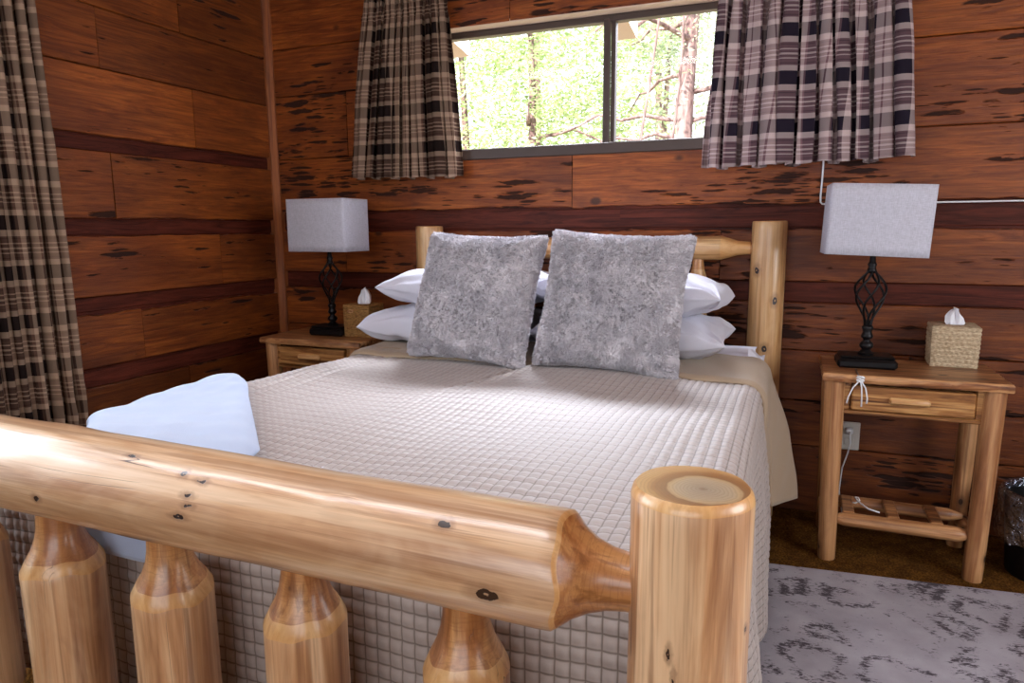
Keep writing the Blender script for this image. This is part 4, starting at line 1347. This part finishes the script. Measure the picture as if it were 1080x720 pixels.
def tree(name, label, x, y, h, rt, lean, crown, leafmat, nleaf, sd, leaf=.16, branches=0, cz=.2):
    gz = -.9+.05*y
    root = thing(name, label, 'tree', (x, y, gz), 'trees outside the window')
    rs = np.random.default_rng(sd)
    pts = [(x+lean*t*h+.08*math.sin(t*5+sd), y, gz-.1+h*t) for t in np.linspace(0, 1, 14)]
    g = Geo().tube(pts, [rt*(1-.75*t)+.01 for t in np.linspace(0, 1, 14)], 12); g.build('trunk', M['bark'], root, smooth=True)
    for k in range(branches):
        z = gz + h*rs.uniform(.22, .6); a = rs.uniform(0, 2*PI); L = rs.uniform(.9, 2.2)
        bp = [(x+lean*(z-gz)+math.cos(a)*L*t, y+math.sin(a)*L*t, z+.35*L*t*rs.uniform(.4, 1)-.3*t*t*L) for t in np.linspace(0, 1, 7)]
        g = Geo().tube(bp, [.035*(1-.8*t)+.004 for t in np.linspace(0, 1, 7)], 6); g.build('branch', M['bark'], root, smooth=True)
    if nleaf:
        # boughs then sprays of leaves
        nb_ = max(20, nleaf//60)
        zz = rs.uniform(cz, 1, nb_)**.9; a = rs.uniform(0, 2*PI, nb_)
        rad = crown*(1.05-zz)*rs.uniform(.25, 1, nb_)**.6
        bc = np.stack([x+lean*h*zz+rad*np.cos(a), y+rad*np.sin(a), gz+h*zz-.25*rad], -1)
        which = rs.integers(0, nb_, nleaf)
        c = bc[which] + rs.normal(size=(nleaf, 3))*np.array([.34, .34, .16])*crown/1.6
        d = rs.normal(size=(nleaf, 3)); d[:, 2] *= .5; d /= np.linalg.norm(d, axis=1)[:, None]
        e = np.cross(d, rs.normal(size=(nleaf, 3))); e /= np.linalg.norm(e, axis=1)[:, None]
        L = rs.uniform(.6, 1.3, nleaf)[:, None]*leaf; W_ = L*.32
        VV = np.stack([c-d*L*.5, c+e*W_*.5, c+d*L*.5, c-e*W_*.5], 1).reshape(-1, 3)
        b = np.arange(nleaf)*4
        me = bpy.data.meshes.new('foliage')
        me.from_pydata((VV-np.array(root.location)).tolist(), [], np.stack([b, b+1, b+2, b+3], -1).tolist())
        me.materials.append(leafmat); me.update()
        o = bpy.data.objects.new('foliage', me); COL.objects.link(o); o.parent = root
    return root
tree('pine_tree', 'tall bare pine trunk by the right end of the window', 1.16, 7.2, 8.0, .15, .012, 1.9, M['leaf2'], 3500, 3, .09, 12, .45)
tree('conifer', 'leafy green tree with a dark trunk in the middle of the left pane', -1.60, 8.2, 6.5, .085, 0, 1.7, M['leaf1'], 8000, 5, .11, 4, .30)
tree('conifer', 'leafy tree behind the curtain edge at the left of the left pane', -2.75, 8.0, 6.2, .085, .01, 1.6, M['leaf1'], 7500, 6, .11, 4, .30)
tree('conifer', 'bright green bushy tree just left of the window mullion', -.55, 9.6, 6.6, .07, 0, 1.8, M['leaf1'], 8000, 8, .12, 0, .22)
tree('conifer', 'pale tree just right of the window mullion', .25, 11.0, 7.2, .07, 0, 1.7, M['leaf2'], 5000, 9, .13, 4, .25)
tree('conifer', 'far tree in the left pane, highest behind the dark trunks', -3.6, 14.0, 10, .12, 0, 2.6, M['leaf1'], 7000, 12, .17, 0, .2)
tree('conifer', 'far tree behind the mullion', -.9, 16.0, 11, .12, 0, 2.6, M['leaf2'], 5000, 13, .19, 0, .2)
tree('conifer', 'leafy tree far to the left, hidden behind the left curtain', -6.2, 9.4, 7.0, .09, 0, 2.0, M['leaf1'], 8000, 18, .12, 0, .2)
tree('conifer', 'far tree at the left, behind the hidden leafy tree', -9.6, 13.0, 10, .12, 0, 2.8, M['leaf1'], 8000, 19, .17, 0, .2)
tree('sapling', 'thin bare sapling leaning left of the pine trunk', .62, 6.0, 4.6, .018, .06, 0, M['leaf2'], 0, 15, .1, 3)
tree('sapling', 'thin bare sapling closest to the pine trunk', .98, 6.4, 4.8, .02, .03, 0, M['leaf2'], 0, 16, .1, 4)

# ------------------------------------------------------------------ light
w = bpy.data.worlds.new('world'); scene.world = w; w.use_nodes = True
nt = w.node_tree; bgn = nt.nodes['Background']
bgn.inputs[0].default_value = (.86, .93, 1.0, 1); bgn.inputs[1].default_value = 3.0
sun = bpy.data.lights.new('sun', 'SUN'); sun.energy = 17; sun.angle = math.radians(1.0); sun.color = (1, .95, .86)
so = bpy.data.objects.new('sun', sun); COL.objects.link(so)
so.rotation_euler = Vector((.25, .75, -.75)).to_track_quat('-Z', 'Y').to_euler()
def area(name, loc, target, sx, sy, power, color):
    l = bpy.data.lights.new(name, 'AREA'); l.shape = 'RECTANGLE'; l.size = sx; l.size_y = sy; l.energy = power; l.color = color
    o = bpy.data.objects.new(name, l); COL.objects.link(o); o.location = loc
    o.rotation_euler = (Vector(target)-Vector(loc)).to_track_quat('-Z', 'Z').to_euler()
    return o
# daylight through the side and back windows, with added front and overhead fill
area('daylight_left', (-.22, -2.65, 1.45), (1, -2.65, 1.35), 1.4, 1.3, 44, (.76, .87, 1.0))
area('daylight_right', (XR+.25, -2.2, 1.5), (2, -2.2, 1.3), 2.2, 1.35, 80, (.95, .95, .98))
area('front_fill', (2.45, YF-.25, 1.5), (2.45, 0, 1.2), 2.6, 1.5, 16, (.95, .95, 1.0))  # added fill from the front, lifts the cushion faces
area('daylight_back', (1.84, 1.0, 3.0), (1.84, -1.45, .7), 2.4, .8, 720, (.80, .87, 1.0))
area('overhead_fill', (1.25, -2.55, 2.50), (1.25, -2.55, 0), 2.6, .24, 26, (.95, .94, 1.0))  # added overhead strip, placed for the highlight along the foot rail

scene.view_settings.view_transform = 'Standard'
scene.view_settings.look = 'None'
scene.view_settings.exposure = 0.0
